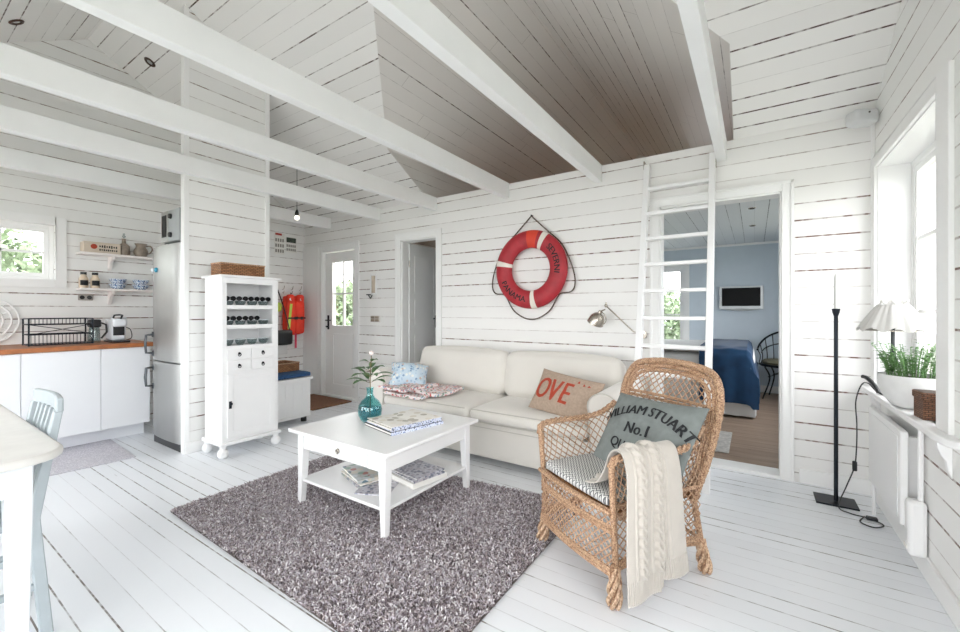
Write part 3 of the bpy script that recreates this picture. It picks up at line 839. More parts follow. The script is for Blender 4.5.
def quilt_layer(x0, x1, y0, y1, z, amp, seed, drop=0., th=.02):
    rn = random.Random(seed); p1, p2 = rn.uniform(0, 6), rn.uniform(0, 6)
    def fn(u, v):
        x = x0+(x1-x0)*u; y = y0+(y1-y0)*v
        zz = z+amp*math.sin(6*u+p1)*math.cos(5*v+p2)+amp*.5*math.sin(13*u+4*v)
        if drop and v < .22:
            k = (.22-v)/.22; y = y0+(y1-y0)*.22-.02*math.sin(k*PI/2)-.004*k; zz = zz-.03-drop*k**1.1 if k > 0 else zz
            zz += .03*(1-min(1, k*3))
        x += .02*math.sin(5*v+p1)
        return Vector((x, y, zz))
    return fn
b = MB()
slab_cloth(b, quilt_layer(-2.80, -2.36, 2.62, 3.08, .462, .006, 1, 0, .026), 26, 26, .026)
slab_cloth(b, quilt_layer(-2.78, -2.22, 2.72, 3.10, .487, .008, 2, 0, .026), 26, 26, .026)
slab_cloth(b, quilt_layer(-2.83, -2.48, 2.60, 3.02, .512, .010, 5, 0, .022), 26, 26, .022)
o = b.build('folded_quilt', M['quilt'], smooth=True, angle=60)
tag(o, 'pink flowered quilt folded loosely on the sofa seat', 'quilt')
b, wr = pillow(.36, .28, .22, seed=9)
o = b.build('throw_cushion', M['quilt_blue'], smooth=True, angle=0)
tag(o, 'pale blue flowered cushion propped against the far sofa arm', 'cushion')
o.matrix_world = basis((.75, .66, -.12), (-.55, .35, .70), (-2.76, 2.92, .575))

# ------------------------------------------------------------------ coffee table
ct = thing('coffee_table', 'square white coffee table with a drawer and a lower shelf on the shaggy rug', 'coffee table', (-1.985, 1.9, .0))
W = M['white']; H_ = .47; a_ = .432; l_ = .385
z_rug = .009
b = MB(); b.box(-a_, a_, -a_+.01, a_-.01, H_-.022, H_); b.build('table_top', W, ct, bevel=.006)
for sx in (-1, 1):
    for sy in (-1, 1):
        b = MB(); o_ = l_; i0, i1 = l_-.05, l_-.034
        def q(x0, x1, y0, y1, z): return [(sx*x0, sy*y0, z), (sx*x1, sy*y0, z), (sx*x1, sy*y1, z), (sx*x0, sy*y1, z)]
        b.hexa(q(i1, o_, i1, o_, z_rug), q(i0, o_, i0, o_, .33)); b.hexa(q(i0, o_, i0, o_, .33), q(i0, o_, i0, o_, H_-.022))
        b.build('leg', W, ct, bevel=.003)
ap0, ap1 = .348, H_-.022
b = MB()
b.box(-l_+.05, l_-.05, l_-.03, l_-.01, ap0, ap1); b.box(-l_+.01, -l_+.03, -l_+.05, l_-.05, ap0, ap1); b.box(l_-.03, l_-.01, -l_+.05, l_-.05, ap0, ap1)
b.box(-l_+.05, -.24, -l_+.01, -l_+.03, ap0, ap1); b.box(.24, l_-.05, -l_+.01, -l_+.03, ap0, ap1); b.box(-.24, .24, -l_+.014, -l_+.03, ap0, ap0+.012)
b.build('apron', W, ct, bevel=.002, fix=False)
dr = MB().box(-.237, .237, -l_+.004, -l_+.024, ap0+.012, ap1-.004).build('drawer', W, ct, bevel=.003)
b = MB(); b.lathe([(.0, 0), (.014, 0), (.014, .003), (0, .003)], 16, (0, -l_+.004, .40), Matrix.Rotation(PI/2, 4, 'X'))
b.tube([(0.011*math.cos(w), -l_-.004, .397+.013*math.sin(w)) for w in [2*PI*i/20 for i in range(20)]], .0028, 6, closed=True)
b.build('ring_pull', M['nickel'], dr, smooth=True)
b = MB(); b.box(-l_+.012, l_-.012, -l_+.012, l_-.012, .142, .16); b.build('shelf', W, ct, bevel=.003)

def booklet(name, label, cat, w, d, h, loc, rot, cover, group=None, spine=None, open_=False):
    t = thing(name, label, cat, loc, rot, group)
    e = .0025 if h > .012 else .0012
    MB().box(-w/2+.004, w/2-.004, -d/2+.003, d/2-.004, e, h-e).build('pages', M['paper'], t)
    b = MB(); b.box(-w/2, w/2, -d/2, d/2, 0, e); b.box(-w/2, w/2, -d/2, d/2, h-e, h)
    b.build('cover', cover, t)
    b = MB(); b.box(-w/2, w/2, -d/2-.003, -d/2, 0, h); b.build('spine', spine or cover, t)
    return t
# two big books on the top, a photo spread on the upper one
RB = R(77)
booklet('book', 'dark edged hardback lying beneath the open picture book on the table', 'book', .385, .32, .018, (-1.88, 1.945, H_), RB, M['print'], 'books on the coffee table', M['spine'])
t = thing('book', 'open picture book lying on the hardback beside the blue vase', 'book', (-1.885, 1.95, H_+.0181), RB, 'books on the coffee table')
MB().box(-.185, .185, -.155, .155, 0, .003).box(-.185, .185, -.158, -.155, 0, .024).build('cover', M['spine'], t)
b = MB()
def pg(u, v): 
    x = -.18+.36*u; k = abs(u-.5)*2
    return (x, -.15+.30*v, .026-.012*(1-k)**3-.003*k)
slab_cloth(b, pg, 30, 4, .004); b.box(-.18, .18, -.15, .15, .0032, .011); b.build('pages', M['pages'], t)
# magazines on the lower shelf
zs = .16
def mag(name, label, x, y, rot, z, cov, w=.21, d=.28, h=.008, grp='magazines on the coffee table shelf'):
    return booklet(name, label, 'magazine', w, d, h, (x, y, z), R(rot), M[cov], grp)
mag('magazine', 'lowest magazine of the pile behind the drawer', -2.03, 1.76, 72, zs, 'magcover')
mag('magazine', 'second magazine up in the pile behind the drawer', -2.035, 1.765, 68, zs+.0085, 'magcover2')
mag('magazine', 'third magazine up in the pile behind the drawer, pale cover', -2.025, 1.76, 75, zs+.017, 'pages')
mag('magazine', 'topmost colourful magazine of the pile behind the drawer', -2.03, 1.765, 70, zs+.0255, 'magcover', h=.018)
mag('magazine', 'blue spined magazine slid under the right shelf pile edge', -1.86, 1.72, 25, zs, 'magcover2', .2, .26, .006)
booklet('book', 'thick white book with a red mark under the grey magazines on the shelf', 'book', .26, .3, .03, (-1.77, 1.93, zs+.0066), R(80), M['paper'], 'books on the shelf', M['paper'])
mag('magazine', 'grey magazine lying on the thick white shelf book', -1.77, 1.93, 78, zs+.037, 'magcover2', .23, .3, .009)
mag('magazine', 'topmost grey magazine above the thick white shelf book', -1.775, 1.935, 84, zs+.0465, 'magcover2', .22, .29, .009)

# turquoise vase with a flowering branch
t = thing('vase', 'round turquoise glass bottle vase on the coffee table', 'vase', (-2.115, 1.87, H_))
b = MB(); b.lathe([(r_*1.22, z_*1.3) for r_, z_ in [(.0, 0), (.035, .0), (.05, .012), (.061, .035), (.065, .06), (.060, .085), (.045, .107), (.026, .122), (.017, .14), (.018, .165), (.022, .172), (.019, .172), (.015, .16), (.014, .14), (.023, .12), (.042, .103), (.057, .083), (.062, .06), (.058, .036), (.047, .015), (0, .01)]], 32)
b.build('bottle', M['vase'], t, smooth=True)
MB().lathe([(0, .022), (.050, .024), (.066, .05), (.073, .075), (.072, .09), (0, .09)], 24).build('water', M['water'], t, smooth=True)
fl = thing('flower_branch', 'peony branch with long leaves and a pale bud standing in the turquoise vase', 'flower', (-2.115, 1.87, H_+.02))
st = bez([(0, 0, 0.01), (.004, 0, .19), (.0, .005, .30), (.004, .008, .415)], 8)
b = MB(); b.tube(st, .0028, 6)
def leaf(b, p, dirn, ln, wd, droop=.3, up=(0, 0, 1), n=8):
    p = Vector(p); d = Vector(dirn).normalized(); s_ = d.cross(Vector(up)); s_ = s_.normalized() if s_.length > 1e-4 else Vector((1, 0, 0)); nn = s_.cross(d)
    vs = []; fs = []
    for i in range(n+1):
        k = i/n; c = p+d*ln*k-Vector((0, 0, 1))*droop*ln*k*k; w = wd*math.sin(PI*min(1, k*.92+.06))**.8*.5
        vs += [c-s_*w+nn*w*.3, c, c+s_*w+nn*w*.3]
    for i in range(n):
        a = i*3; fs += [(a, a+1, a+4, a+3), (a+1, a+2, a+5, a+4)]
    b.add(vs, fs)
lf = MB(); rn = random.Random(4)
for z, n, ln in ((.235, 5, .13), (.275, 5, .13), (.315, 4, .10), (.37, 3, .06)):
    for k in range(n):
        w = 2*PI*(k+rn.random()*.5)/n+z*20; p0 = (0, 0, z); dv = (math.cos(w), math.sin(w), .35+rn.random()*.4)
        q = Vector(p0)+Vector(dv).normalized()*ln*.3; b.tube([p0, q], .0014, 5); leaf(lf, q, dv, ln, .046, .35)
b.build('stem', M['stem'], fl, smooth=True); lf.build('leaves', M['darkgreen'], fl, smooth=True, fix=False)
bd = MB(); bd.lathe([(0, -.012), (.012, -.006), (.016, .004), (.013, .014), (.004, .020), (0, .02)], 12, (.004, .008, .428)); bd.build('bud', mat('pale_pink_petal', '#eadbd6', .7), fl, smooth=True)

# ------------------------------------------------------------------ shaggy rug
rg = thing('shaggy_rug', 'grey and taupe shaggy rug under the coffee table', 'rug', (0, 0, 0))
RC = [Vector((-2.90, 1.03, 0)), Vector((-.88, .98, 0)), Vector((-.88, 2.47, 0)), Vector((-2.92, 2.22, 0))]
MB().hexa([p+Vector((0, 0, .001)) for p in RC], [p+Vector((0, 0, .008)) for p in RC]).build('rug_backing', mat('rug_backing', '#5d5552', 1), rg)
def pile():
    rs = np.random.RandomState(5); n = 105000
    u, v = rs.rand(n), rs.rand(n)
    C = np.array([[p.x, p.y] for p in RC])
    P = ((1-u)*(1-v))[:, None]*C[0]+(u*(1-v))[:, None]*C[1]+(u*v)[:, None]*C[2]+((1-u)*v)[:, None]*C[3]
    ang = rs.rand(n)*2*PI; ln = .013+.011*rs.rand(n); lean = .3+.8*rs.rand(n); wd = .0019+.0013*rs.rand(n)
    dx, dy = np.cos(ang), np.sin(ang); tw = rs.rand(n)*PI; sx, sy = np.cos(tw), np.sin(tw)
    V = np.zeros((n, 8, 3), np.float32)
    for i, k in enumerate((0, .4, .75, 1.)):
        h = .006+ln*np.sin(k*1.25)*(1-.35*lean*k); off = ln*lean*k**1.5*1.1; w = wd*(1, 1.1, 1, .45)[i]
        cx = P[:, 0]+dx*off; cy = P[:, 1]+dy*off
        V[:, 2*i, 0] = cx-sx*w; V[:, 2*i, 1] = cy-sy*w; V[:, 2*i, 2] = h
        V[:, 2*i+1, 0] = cx+sx*w; V[:, 2*i+1, 1] = cy+sy*w; V[:, 2*i+1, 2] = h
    F = np.array([[0, 1, 3, 2], [2, 3, 5, 4], [4, 5, 7, 6]])[None]+(np.arange(n)*8)[:, None, None]
    F = F.reshape(-1)
    me = bpy.data.meshes.new('rug_pile')
    me.vertices.add(n*8); me.vertices.foreach_set('co', V.reshape(-1))
    me.loops.add(F.size); me.loops.foreach_set('vertex_index', F.astype(np.int32))
    me.polygons.add(n*3); me.polygons.foreach_set('loop_start', np.arange(0, F.size, 4, dtype=np.int32))
    me.update(calc_edges=True)
    pal = np.array([lin(c) for c in ('#b1a8ab', '#92868b', '#d2ccd1', '#6b6066', '#f2eff1', '#b8aeac', '#86787a', '#c2bbc4')])
    cl = pal[rs.randint(0, len(pal), n)]*(.85+.3*rs.rand(n))[:, None]
    ca = np.ones((n, 8, 4), np.float32); ca[:, :, :3] = cl[:, None, :]
    at = me.color_attributes.new('yarn', 'FLOAT_COLOR', 'POINT'); at.data.foreach_set('color', ca.reshape(-1))
    m = bpy.data.materials.new('yarn'); t, N, L, bs = nt(m)
    a = N.new('ShaderNodeAttribute'); a.attribute_name = 'yarn'; L.new(a.outputs['Color'], bs.inputs['Base Color']); bs.inputs['Roughness'].default_value = .85
    me.materials.append(m)
    o = bpy.data.objects.new('rug_pile', me); COL.objects.link(o); o.parent = rg; o['kind'] = 'stuff'
pile()

# ------------------------------------------------------------------ wicker armchair
wc = thing('wicker_armchair', 'honey coloured woven wicker armchair with a knitted throw over one arm', 'armchair', (-.555, 2.06, 0), R(-31.9))
CN = M['cane']
def braid(b, path, r, strands=3, pitch=.09, n=5, rs=None):
    P = bez(path, 10) if rs is None else path
    P = [Vector(p) for p in P]; d = [0]
    for i in range(1, len(P)): d.append(d[-1]+(P[i]-P[i-1]).length)
    # resample
    m = max(6, int(d[-1]/.012)); Q = []
    j = 0
    for i in range(m+1):
        s = d[-1]*i/m
        while j < len(d)-2 and d[j+1] < s: j += 1
        t = (s-d[j])/max(1e-9, d[j+1]-d[j]); Q.append(P[j].lerp(P[j+1], t))
    up = None; fr = []
    for i in range(m+1):
        t = (Q[min(i+1, m)]-Q[max(i-1, 0)]).normalized()
        if up is None: up = t.orthogonal().normalized()
        a = t.cross(up).normalized(); up = a.cross(t).normalized(); fr.append((a, up))
    for k in range(strands):
        pth = []
        for i in range(m+1):
            w = 2*PI*(k/strands+d[-1]*i/m/pitch); a, u = fr[i]
            pth.append(Q[i]+(a*math.cos(w)+u*math.sin(w))*r*.52)
        b.tube(pth, r*.50, n)
    return b
# outline curves in local space: x across, -y is the front
FX, FY = .265, .27
ARM = .60
def armcurve(s):   # front post top, arm, joins the back hoop
    return [(s*.262, -.285, ARM-.035), (s*.275, -.265, ARM+.005), (s*.295, -.16, ARM+.012), (s*.31, .0, ARM+.005), (s*.30, .14, ARM+.02), (s*.275, .235, ARM+.08)]
def hoop(t):       # t 0..1 round the back frame: left foot of hoop, up, over, down
    pts = [(-.235, .225, .33), (-.275, .262, .50), (-.295, .30, .66), (-.292, .335, .80), (-.240, .362, .895), (-.12, .375, .925), (0, .378, .93),
           (.12, .375, .925), (.240, .362, .895), (.292, .335, .80), (.295, .30, .66), (.275, .262, .50), (.235, .225, .33)]
    return pts
HP = bez(hoop(0), 8)
# legs: posts with braided feet
for sx in (-1, 1):
    for fy, top in ((-1, ARM-.03), (1, .36)):
        b = MB(); fx, y = sx*FX, fy*FY
        p0 = Vector((fx, y, 0)); kn = Vector((fx*.95, y*.93, .17)); tp = Vector((sx*.262, -.28, top)) if fy < 0 else Vector((sx*.235, .225, top))
        b.tube([p0+Vector((0, 0, .004)), kn, tp], .0135, 8)
        leg = b.build('leg', CN, wc, smooth=True)
        f_ = MB(); M2 = Matrix.Translation(p0)
        # bulb of twisted cane
        prof = [(.0, .001), (.020, .003), (.029, .02), (.031, .045), (.027, .08), (.021, .12), (.017, .16)]
        for k in range(5):
            pth = []; rr = []
            for i in range(25):
                z = .006+.15*i/24; kk = i/24
                rad = np.interp(z, [p[1] for p in prof], [p[0] for p in prof])*.82
                w = 2*PI*k/5+kk*3.3; c = p0.lerp(kn, kk*.9); pth.append((c.x+math.cos(w)*rad, c.y+math.sin(w)*rad, z)); rr.append(.0085)
            f_.tube(pth, rr, 6)
        f_.build('wrapped_foot', M['cane_pale'], leg, smooth=True)
# arms
for s in (-1, 1):
    b = MB(); braid(b, armcurve(s), .017, 3, .10)
    b.build('arm_rail', CN, wc, smooth=True)
b = MB(); braid(b, HP, .019, 5, .075, rs=1)
HP2 = [Vector((p.x*.85, p.y-.016, .33+(p.z-.33)*.915)) for p in HP]
braid(b, HP2, .011, 3, .07, rs=1)
HP3 = [Vector((p.x*.92, p.y-.004, .33+(p.z-.33)*.955)) for p in HP]
braid(b, HP3, .013, 4, .06, rs=1)
b.build('back_hoop', CN, wc, smooth=True)

def lattice(b, S, nu, nv, r=.0026, diag=1., hbands=(), n=4, both=True):
    """strands along both diagonals of the patch S(u,v), u,v in 0..1; nu, nv = number of cells"""
    fams = (1, -1) if both else (1,)
    for sg in fams:
        for k in range(-nv, nu+nv+1):
            pts = []
            steps = nv*3
            for i in range(steps+1):
                v = i/steps; u = (k+sg*v*nv*diag)/nu
                if -1e-6 <= u <= 1+1e-6: 
                    p = Vector(S(min(1, max(0, u)), v)); 
                    pts.append(p+Vector((0, 0, 0)))
            if len(pts) >= 2: b.tube(pts, r, n, cap=False)
    for v in hbands:
        b.tube([S(i/16, v) for i in range(17)], r*1.7, 5)
        b.tube([Vector(S(i/16, v))+Vector((0, 0, .007)) for i in range(17)], r*1.7, 5)
def interp(path, t):
    P = path; n = len(P)-1; x = max(0, min(n-1e-6, t*n)); i = int(x); return Vector(P[i]).lerp(Vector(P[i+1]), x-i)
# back panel between the hoop sides (seat level to top)
def backS(u, v):
    z = .36+v*.52
    # inner width at this height follows the hoop
    wv = np.interp(z, [.33, .50, .66, .80, .87, .90], [.215, .25, .275, .27, .235, .20]); y = np.interp(z, [.33, .5, .66, .8, .93], [.22, .257, .293, .328, .36])
    x = -wv+2*wv*u
    return (x, y+.03*(1-(2*u-1)**2), z)
b = MB(); lattice(b, backS, 14, 13, .0031, 1., (.02, .70, .74, .995)); b.build('back_lattice', CN, wc, smooth=True)
# side panels: from the arm down to the skirt rail
for s in (-1, 1):
    AC = bez(armcurve(s), 6)
    def sideS(u, v, s=s, AC=AC):
        top = interp(AC, u*.97); 
        bot = Vector((s*(.257+.0*u), -.275+.52*u, .15+.03*math.sin(PI*u)))
        wst = Vector((s*.262, -.275+.515*u, .40))
        if v > .5: 
            k = (v-.5)*2; k = k*k*(3-2*k); return tuple(wst.lerp(top, k))
        return tuple(bot.lerp(wst, v*2))
    b = MB(); lattice(b, sideS, 13, 12, .0032, 1., (.02, .5)); 
    b.build('side_lattice', CN, wc, smooth=True)
    b = MB(); b.tube([sideS(i/20, 0) for i in range(21)], .010, 6); b.tube([Vector(sideS(i/20, 0))-Vector((0, 0, .016)) for i in range(21)], .007, 6); b.build('skirt_rail', CN, wc, smooth=True)
# front skirt
def frontS(u, v):
    x = -.255+.51*u; z0_ = .15+.0*math.sin(PI*u)
    return (x, -.275-.02*math.sin(PI*u), z0_+(.385-z0_)*v)
b = MB(); lattice(b, frontS, 15, 7, .0034, 1., (.62, .70, .985)); b.build('front_lattice', CN, wc, smooth=True)
b = MB()
for dz in (0, -.013, -.024): b.tube([Vector(frontS(i/20, 0))+Vector((0, -.002, dz)) for i in range(21)], .0078, 6)
b.build('skirt_rail', CN, wc, smooth=True)
b = MB(); lattice(b, lambda u, v: (-.245+.49*u, .235+.02*math.sin(PI*u), .16+.2*v), 12, 5, .0026, 1., (0.02,)); b.build('rear_lattice', CN, wc, smooth=True)
# woven seat
b = MB(); b.prism([(-.25, -.27, .365), (.25, -.27, .365), (.24, .23, .345), (-.24, .23, .345)], (0, 0, .02)); b.build('seat', M['basket_tan'], wc, bevel=.008)
b = MB(); b.tube([(-.26, -.285, .38), (-.13, -.30, .383), (0, -.303, .384), (.13, -.30, .383), (.26, -.285, .38)], .011, 8); b.build('seat_rim', CN, wc, smooth=True)

def local_matrix(root, m): return Matrix.Translation(root.location) @ Matrix.Rotation(root.rotation_euler[2], 4, 'Z') @ m
# seat pad
b = MB(); cushion_geo(b, -.235, .235, -.275, .20, .388, .435, .010, 12, .020)
o = b.build('seat_pad', M['zigzag'], smooth=True); tag(o, 'black and white zigzag patterned seat pad on the wicker armchair', 'seat cushion')
o.matrix_world = local_matrix(wc, Matrix.Identity(4))

# grey cushion leaning in the chair
w_, h_, t_ = .54, .42, .12
b, wr = pillow(w_, h_, t_, seed=12)
pc = b.build('throw_cushion', M['greycanvas'], smooth=True, angle=0)
tag(pc, 'grey green canvas cushion with black lettering leaning back in the wicker armchair', 'cushion')
PCM = basis((.85, -.52, .045), (.37, .42, .83), (-.447, 2.115, .583))
pc.matrix_world = PCM
def arc(s, r, dy, size, flip=False):
    """text bent along a shallow arc"""
    tb = MB(); f0 = on(w_, h_, t_, wr)
    def fn(x, y):
        a = x/r; rr = r+y; return f0(rr*math.sin(a), dy+rr*math.cos(a)-r)
    text_on(tb, s, size, fn, bold=.0026); tb.build('lettering', M['print'], pc)
arc('WILLIAM STUART', .48, .115, .072)
tb = MB(); text_on(tb, 'No.1', .080, on(w_, h_, t_, wr, 0, .012), bold=.003); tb.build('lettering', M['print'], pc)
arc('QUALITY', -.5, -.085, .066)

# knitted throw over the near arm
def throw_geo():
    # path across the arm in the chair's x-z plane (x outwards), from the seat to below the skirt
    path = bez([(.10, .452), (.17, .475), (.215, .54), (.245, .612), (.285, .645), (.328, .63), (.352, .56), (.362, .45), (.366, .32), (.368, .2), (.372, .085)], 8)
    P = [Vector((p[0], p[1], 0)) for p in [(q[0], q[1]) for q in path]]
    d = [0]
    for i in range(1, len(P)): d.append(d[-1]+(P[i]-P[i-1]).length)
    T_ = d[-1]
    def at(s):
        s = max(0, min(T_-1e-6, s)); j = 0
        while d[j+1] < s: j += 1
        t = (s-d[j])/(d[j+1]-d[j]); return P[j].lerp(P[j+1], t)
    def fn(u, v):
        # u along y (front to rear), v along the path
        y = -.285+.285*u
        s = v*T_
        end = 1.0
        hem = .0
        if u > .56: hem = -.045 if u > .60 else -.045*(u-.56)/.04
        s2 = s*(1+hem*v/T_*1.2) if False else min(T_, s*(T_+hem)/T_)
        p = at(s2)
        # folds when hanging
        k = max(0, (v-.45)/.55)
        out = .012*math.sin(u*9+.6)*k+.018*k*(u > .56)*0
        flare = (u-.5)*.05*k
        # cable knit relief
        uu = u*.30
        rel = 0
        for c0 in (.075, .165):
            dx = (uu-c0)/.023
            if abs(dx) < 1.6:
                ph = s*2*PI/.075
                a = math.sin(ph)*.45; s1 = math.exp(-((dx-a)/.38)**2); s3 = math.exp(-((dx+a)/.38)**2)
                rel += .016*max(s1*(1+.3*math.cos(ph)), s3*(1-.3*math.cos(ph)))
            for e_ in (-1.35, 1.35): rel += .005*math.exp(-((dx-e_)/.16)**2)
        for c0 in (.215,): rel += .004*math.exp(-((uu-c0)/.005)**2)
        if v > .90: rel = .0018*math.sin(uu*2*PI/.009)
        # sag between front and back over the arm
        e = 1e-3*T_; q = at(min(T_-1e-5, s2+e)); w = at(max(0, s2-e)); tv = (q-w).normalized(); nv = Vector((-tv.y, tv.x, 0))
        nv = -nv if nv.x*tv.y > 0 and False else nv
        # outward normal = right of travel
        nx, nz = -tv.y, tv.x
        o_ = rel+out
        return Vector((p.x+nx*o_*1., y+flare+.006*math.sin(v*7), p.y+nz*o_))
    return fn
fn = throw_geo()
b = MB(); slab_cloth(b, fn, 150, 210, .006)
o = b.build('knitted_throw', M['knit'], smooth=True, angle=0)
tag(o, 'cream cable knit throw hanging over the near arm of the wicker chair', 'throw blanket')
o.matrix_world = local_matrix(wc, Matrix.Identity(4))
# the end of the throw lying on the seat pad

# ------------------------------------------------------------------ life ring
lr = thing('life_ring', 'red and white life ring with a dark rope on the boarded wall', 'life ring', (-1.805, BW-.053, 1.602))
Rm, ra, rb = .293, .087, .05     # ring radius, half width in the wall plane, half depth
def ringpt(a, w, k=1.): 
    rr = Rm+ra*k*math.cos(w); return (rr*math.cos(a), -rb*k*math.sin(w), rr*math.sin(a))
def ringseg(b, a0, a1, k, n=40): return b.grid(lambda u, v: ringpt(a0+(a1-a0)*u, 2*PI*v, k), n, 24)
ringseg(MB(), 0, 2*PI, 1., 96).build('ring', M['red'], lr, smooth=True)
for a in (63, 168, -82): ringseg(MB(), R(a-4.6), R(a+4.6), 1.03, 8).build('white_band', M['cloth_white'], lr, smooth=True)
b = MB(); b.grid(lambda u, v: ringpt(R(74)+R(20)*u, PI*(.12+.76*v), 1.008), 12, 12); b.build('repair_patch', M['orange'], lr, smooth=True)
def ringtext(s, a0, size, inward):
    tb = MB()
    def f(x, y):
        if inward: a = a0+x/Rm; rr = Rm-y
        else: a = a0-x/Rm; rr = Rm+y
        w = math.acos(max(-1, min(1, (rr-Rm)/ra)))
        p = ringpt(a, w, 1.03); return p
    text_on(tb, s, size, f, bold=.002); tb.build('lettering', M['print'], lr)
ringtext('PANAMA', R(-127), .078, True)
ringtext('SEVERNI', R(18), .078, False)
rp_ = []
key = [(0, .52), (.16, .37), (.30, .24), (.38, .10), (.435, -.06), (.44, -.17), (.40, -.225), (.31, -.235), (.27, -.275), (.20, -.39), (.10, -.46), (0, -.485)]
pts = [(x, -.0, z) for x, z in key]+[(-x, -.0, z) for x, z in key[::-1][1:-1]]
pp = bez([(x*1., .02, z) for x, _, z in pts+[pts[0]]], 6)
b = MB(); b.tube(pp[:-1], .0065, 6, closed=True); b.build('rope', M['rope'], lr, smooth=True)
b = MB(); b.tube([(0, .052, .528), (0, .01, .528)], .005, 8); b.build('hook', M['blackmetal'], lr, smooth=True)

# ------------------------------------------------------------------ ladder leaning at the bedroom doorway
LDW = .021
ld = thing('ladder', 'white wooden ladder leaning on the wall by the bedroom doorway', 'ladder', (-.50, 3.10, 0))
LH = 2.40; lean = .50
W = M['white']
for s in (-1, 1):
    b = MB(); x = s*.235
    b.hexa([(x-LDW, -.03, 0), (x+LDW, -.03, 0), (x+LDW, .04, 0), (x-LDW, .04, 0)], [(x-LDW, -.03+lean, LH), (x+LDW, -.03+lean, LH), (x+LDW, .04+lean, LH), (x-LDW, .04+lean, LH)])
    b.build('rail', W, ld, bevel=.003)
    b = MB(); b.tube([(x+s*.026, lean+.0, LH-.03), (x+s*.026, lean+.0, LH+.035), (x+s*.026, lean+.045, LH+.035)], .005, 6); b.cbox((x+s*.0228, lean, LH-.06), (.004, .03, .10)); b.build('hook', M['nickel'], ld, smooth=True)
for k in range(10):
    z = .315+.208*k; y = lean*z/LH
    b = MB(); T_ = Matrix.Translation((0, y+.005, z)) @ Matrix.Rotation(R(-12)*0, 4, 'X')
    b.box(-.216, .216, -.03, .03, -.013, .013, T_); b.build('rung', W, ld, bevel=.003)

# ------------------------------------------------------------------ kitchen
CXF = -4.86      # cabinet fronts
for i, (ya, yb) in enumerate(((-.25, .23), (.23, .716), (.716, 1.199), (1.199, 1.56))):
    lab = ['white flat fronted base cabinet at the frame edge behind the dining table', 'white base cabinet beside the dining chair back', 'wide white base cabinet under the dish rack', 'narrow white base cabinet nearest the fridge'][i]
    t = thing('base_cabinet', lab, 'kitchen cabinet', (CXF, (ya+yb)/2, 0), 0, 'white kitchen base cabinets'); h_ = (yb-ya)/2
    MB().box(LW-CXF+.01, -.022, -h_, h_, .13, .86).box(LW-CXF+.01, -.16, -h_, h_, 0, .131).build('body', M['cab'], t)
    MB().box(-.02, 0, -h_+.002, h_-.002, .135, .857).build('door', M['cab'], t, bevel=.002)
o = MB().box(LW+.005, CXF+.02, -.3, 1.60, .861, .899).build('worktop', M['wood'], bevel=.003); tag(o, 'oiled wooden worktop along the kitchen wall', 'worktop')
zc = .899
# dish rack
t = thing('dish_rack', 'long black wire dish rack on the wooden worktop', 'dish rack', (-5.14, .985, zc))
b = MB(); hl, hd, hh = .20, .11, .235
for sx in (-1, 1):
    for sy in (-1, 1): b.tube([(sx*hd, sy*hl, .005), (sx*hd, sy*hl, hh)], .006, 6)
for z in (.012, .10, hh-.05, hh):
    b.tube([(-hd, -hl, z), (hd, -hl, z), (hd, hl, z), (-hd, hl, z)], .005, 6, closed=True)
b.tube([(hd, -hl, .10), (hd, hl, hh-.05)], .003, 5); b.tube([(hd, hl, .10), (hd, -hl, hh-.05)], .003, 5)
b.build('frame', M['blackmetal'], t, smooth=True)
b = MB()
for k in range(17):
    y = -hl+2*hl*(k+.5)/17
    b.tube([(hd, y, .012), (hd, y, .10)], .0025, 5); b.tube([(hd, y, hh-.05), (hd, y, hh)], .0025, 5); b.tube([(-hd, y, .012), (hd, y, .012)], .0025, 5); b.tube([(-hd, y, hh-.05), (hd, y, hh-.05)], .0025, 5)
b.build('wires', M['blackmetal'], t, smooth=True)
# water carafe with black lid
t = thing('water_kettle', 'glass carafe with a black top beside the coffee machine', 'carafe', (-5.20, 1.235, zc))
b = MB(); b.lathe([(.0, .0), (.042, 0), (.045, .02), (.04, .12), (.035, .15), (.033, .15), (.037, .12), (.042, .02), (0, .006)], 20); b.build('jug', M['clear'], t, smooth=True)
b = MB(); b.cbox((.0, 0, .185), (.10, .085, .075)); b.build('lid', M['dark'], t, bevel=.015)
b = MB(); b.tube([(.0, .045, .19), (.0, .085, .17), (0, .09, .10), (0, .05, .04)], .008, 8); b.build('handle', M['dark'], t, smooth=True)
# coffee machine
t = thing('coffee_machine', 'silver and black capsule coffee machine on the worktop near the fridge', 'coffee machine', (-5.14, 1.385, zc), R(0))
b = MB(); b.box(-.14, .05, -.055, .055, .02, .225); b.box(.05, .10, -.055, .055, .15, .225); b.build('body', M['china'], t, bevel=.018)
b = MB(); b.box(-.14, .14, -.065, .065, 0, .02); b.build('drip_tray', M['dark'], t, bevel=.006)
b = MB(); b.cbox((.054, 0, .11), (.012, .085, .085)); b.build('front_panel', M['dark'], t, bevel=.004)
b = MB(); b.tube([(-.0, -.03, .225), (.04, -.03, .26), (.08, 0, .265), (.04, .03, .26), (0, .03, .225)], .008, 8); b.build('lever', M['dark'], t, smooth=True)
b = MB(); b.tube(bez([(-.05, .06, .15), (-.03, .11, .12), (-.02, .12, .04), (-.08, .09, .01)], 6), .004, 6); b.build('cable', M['dark'], t, smooth=True)
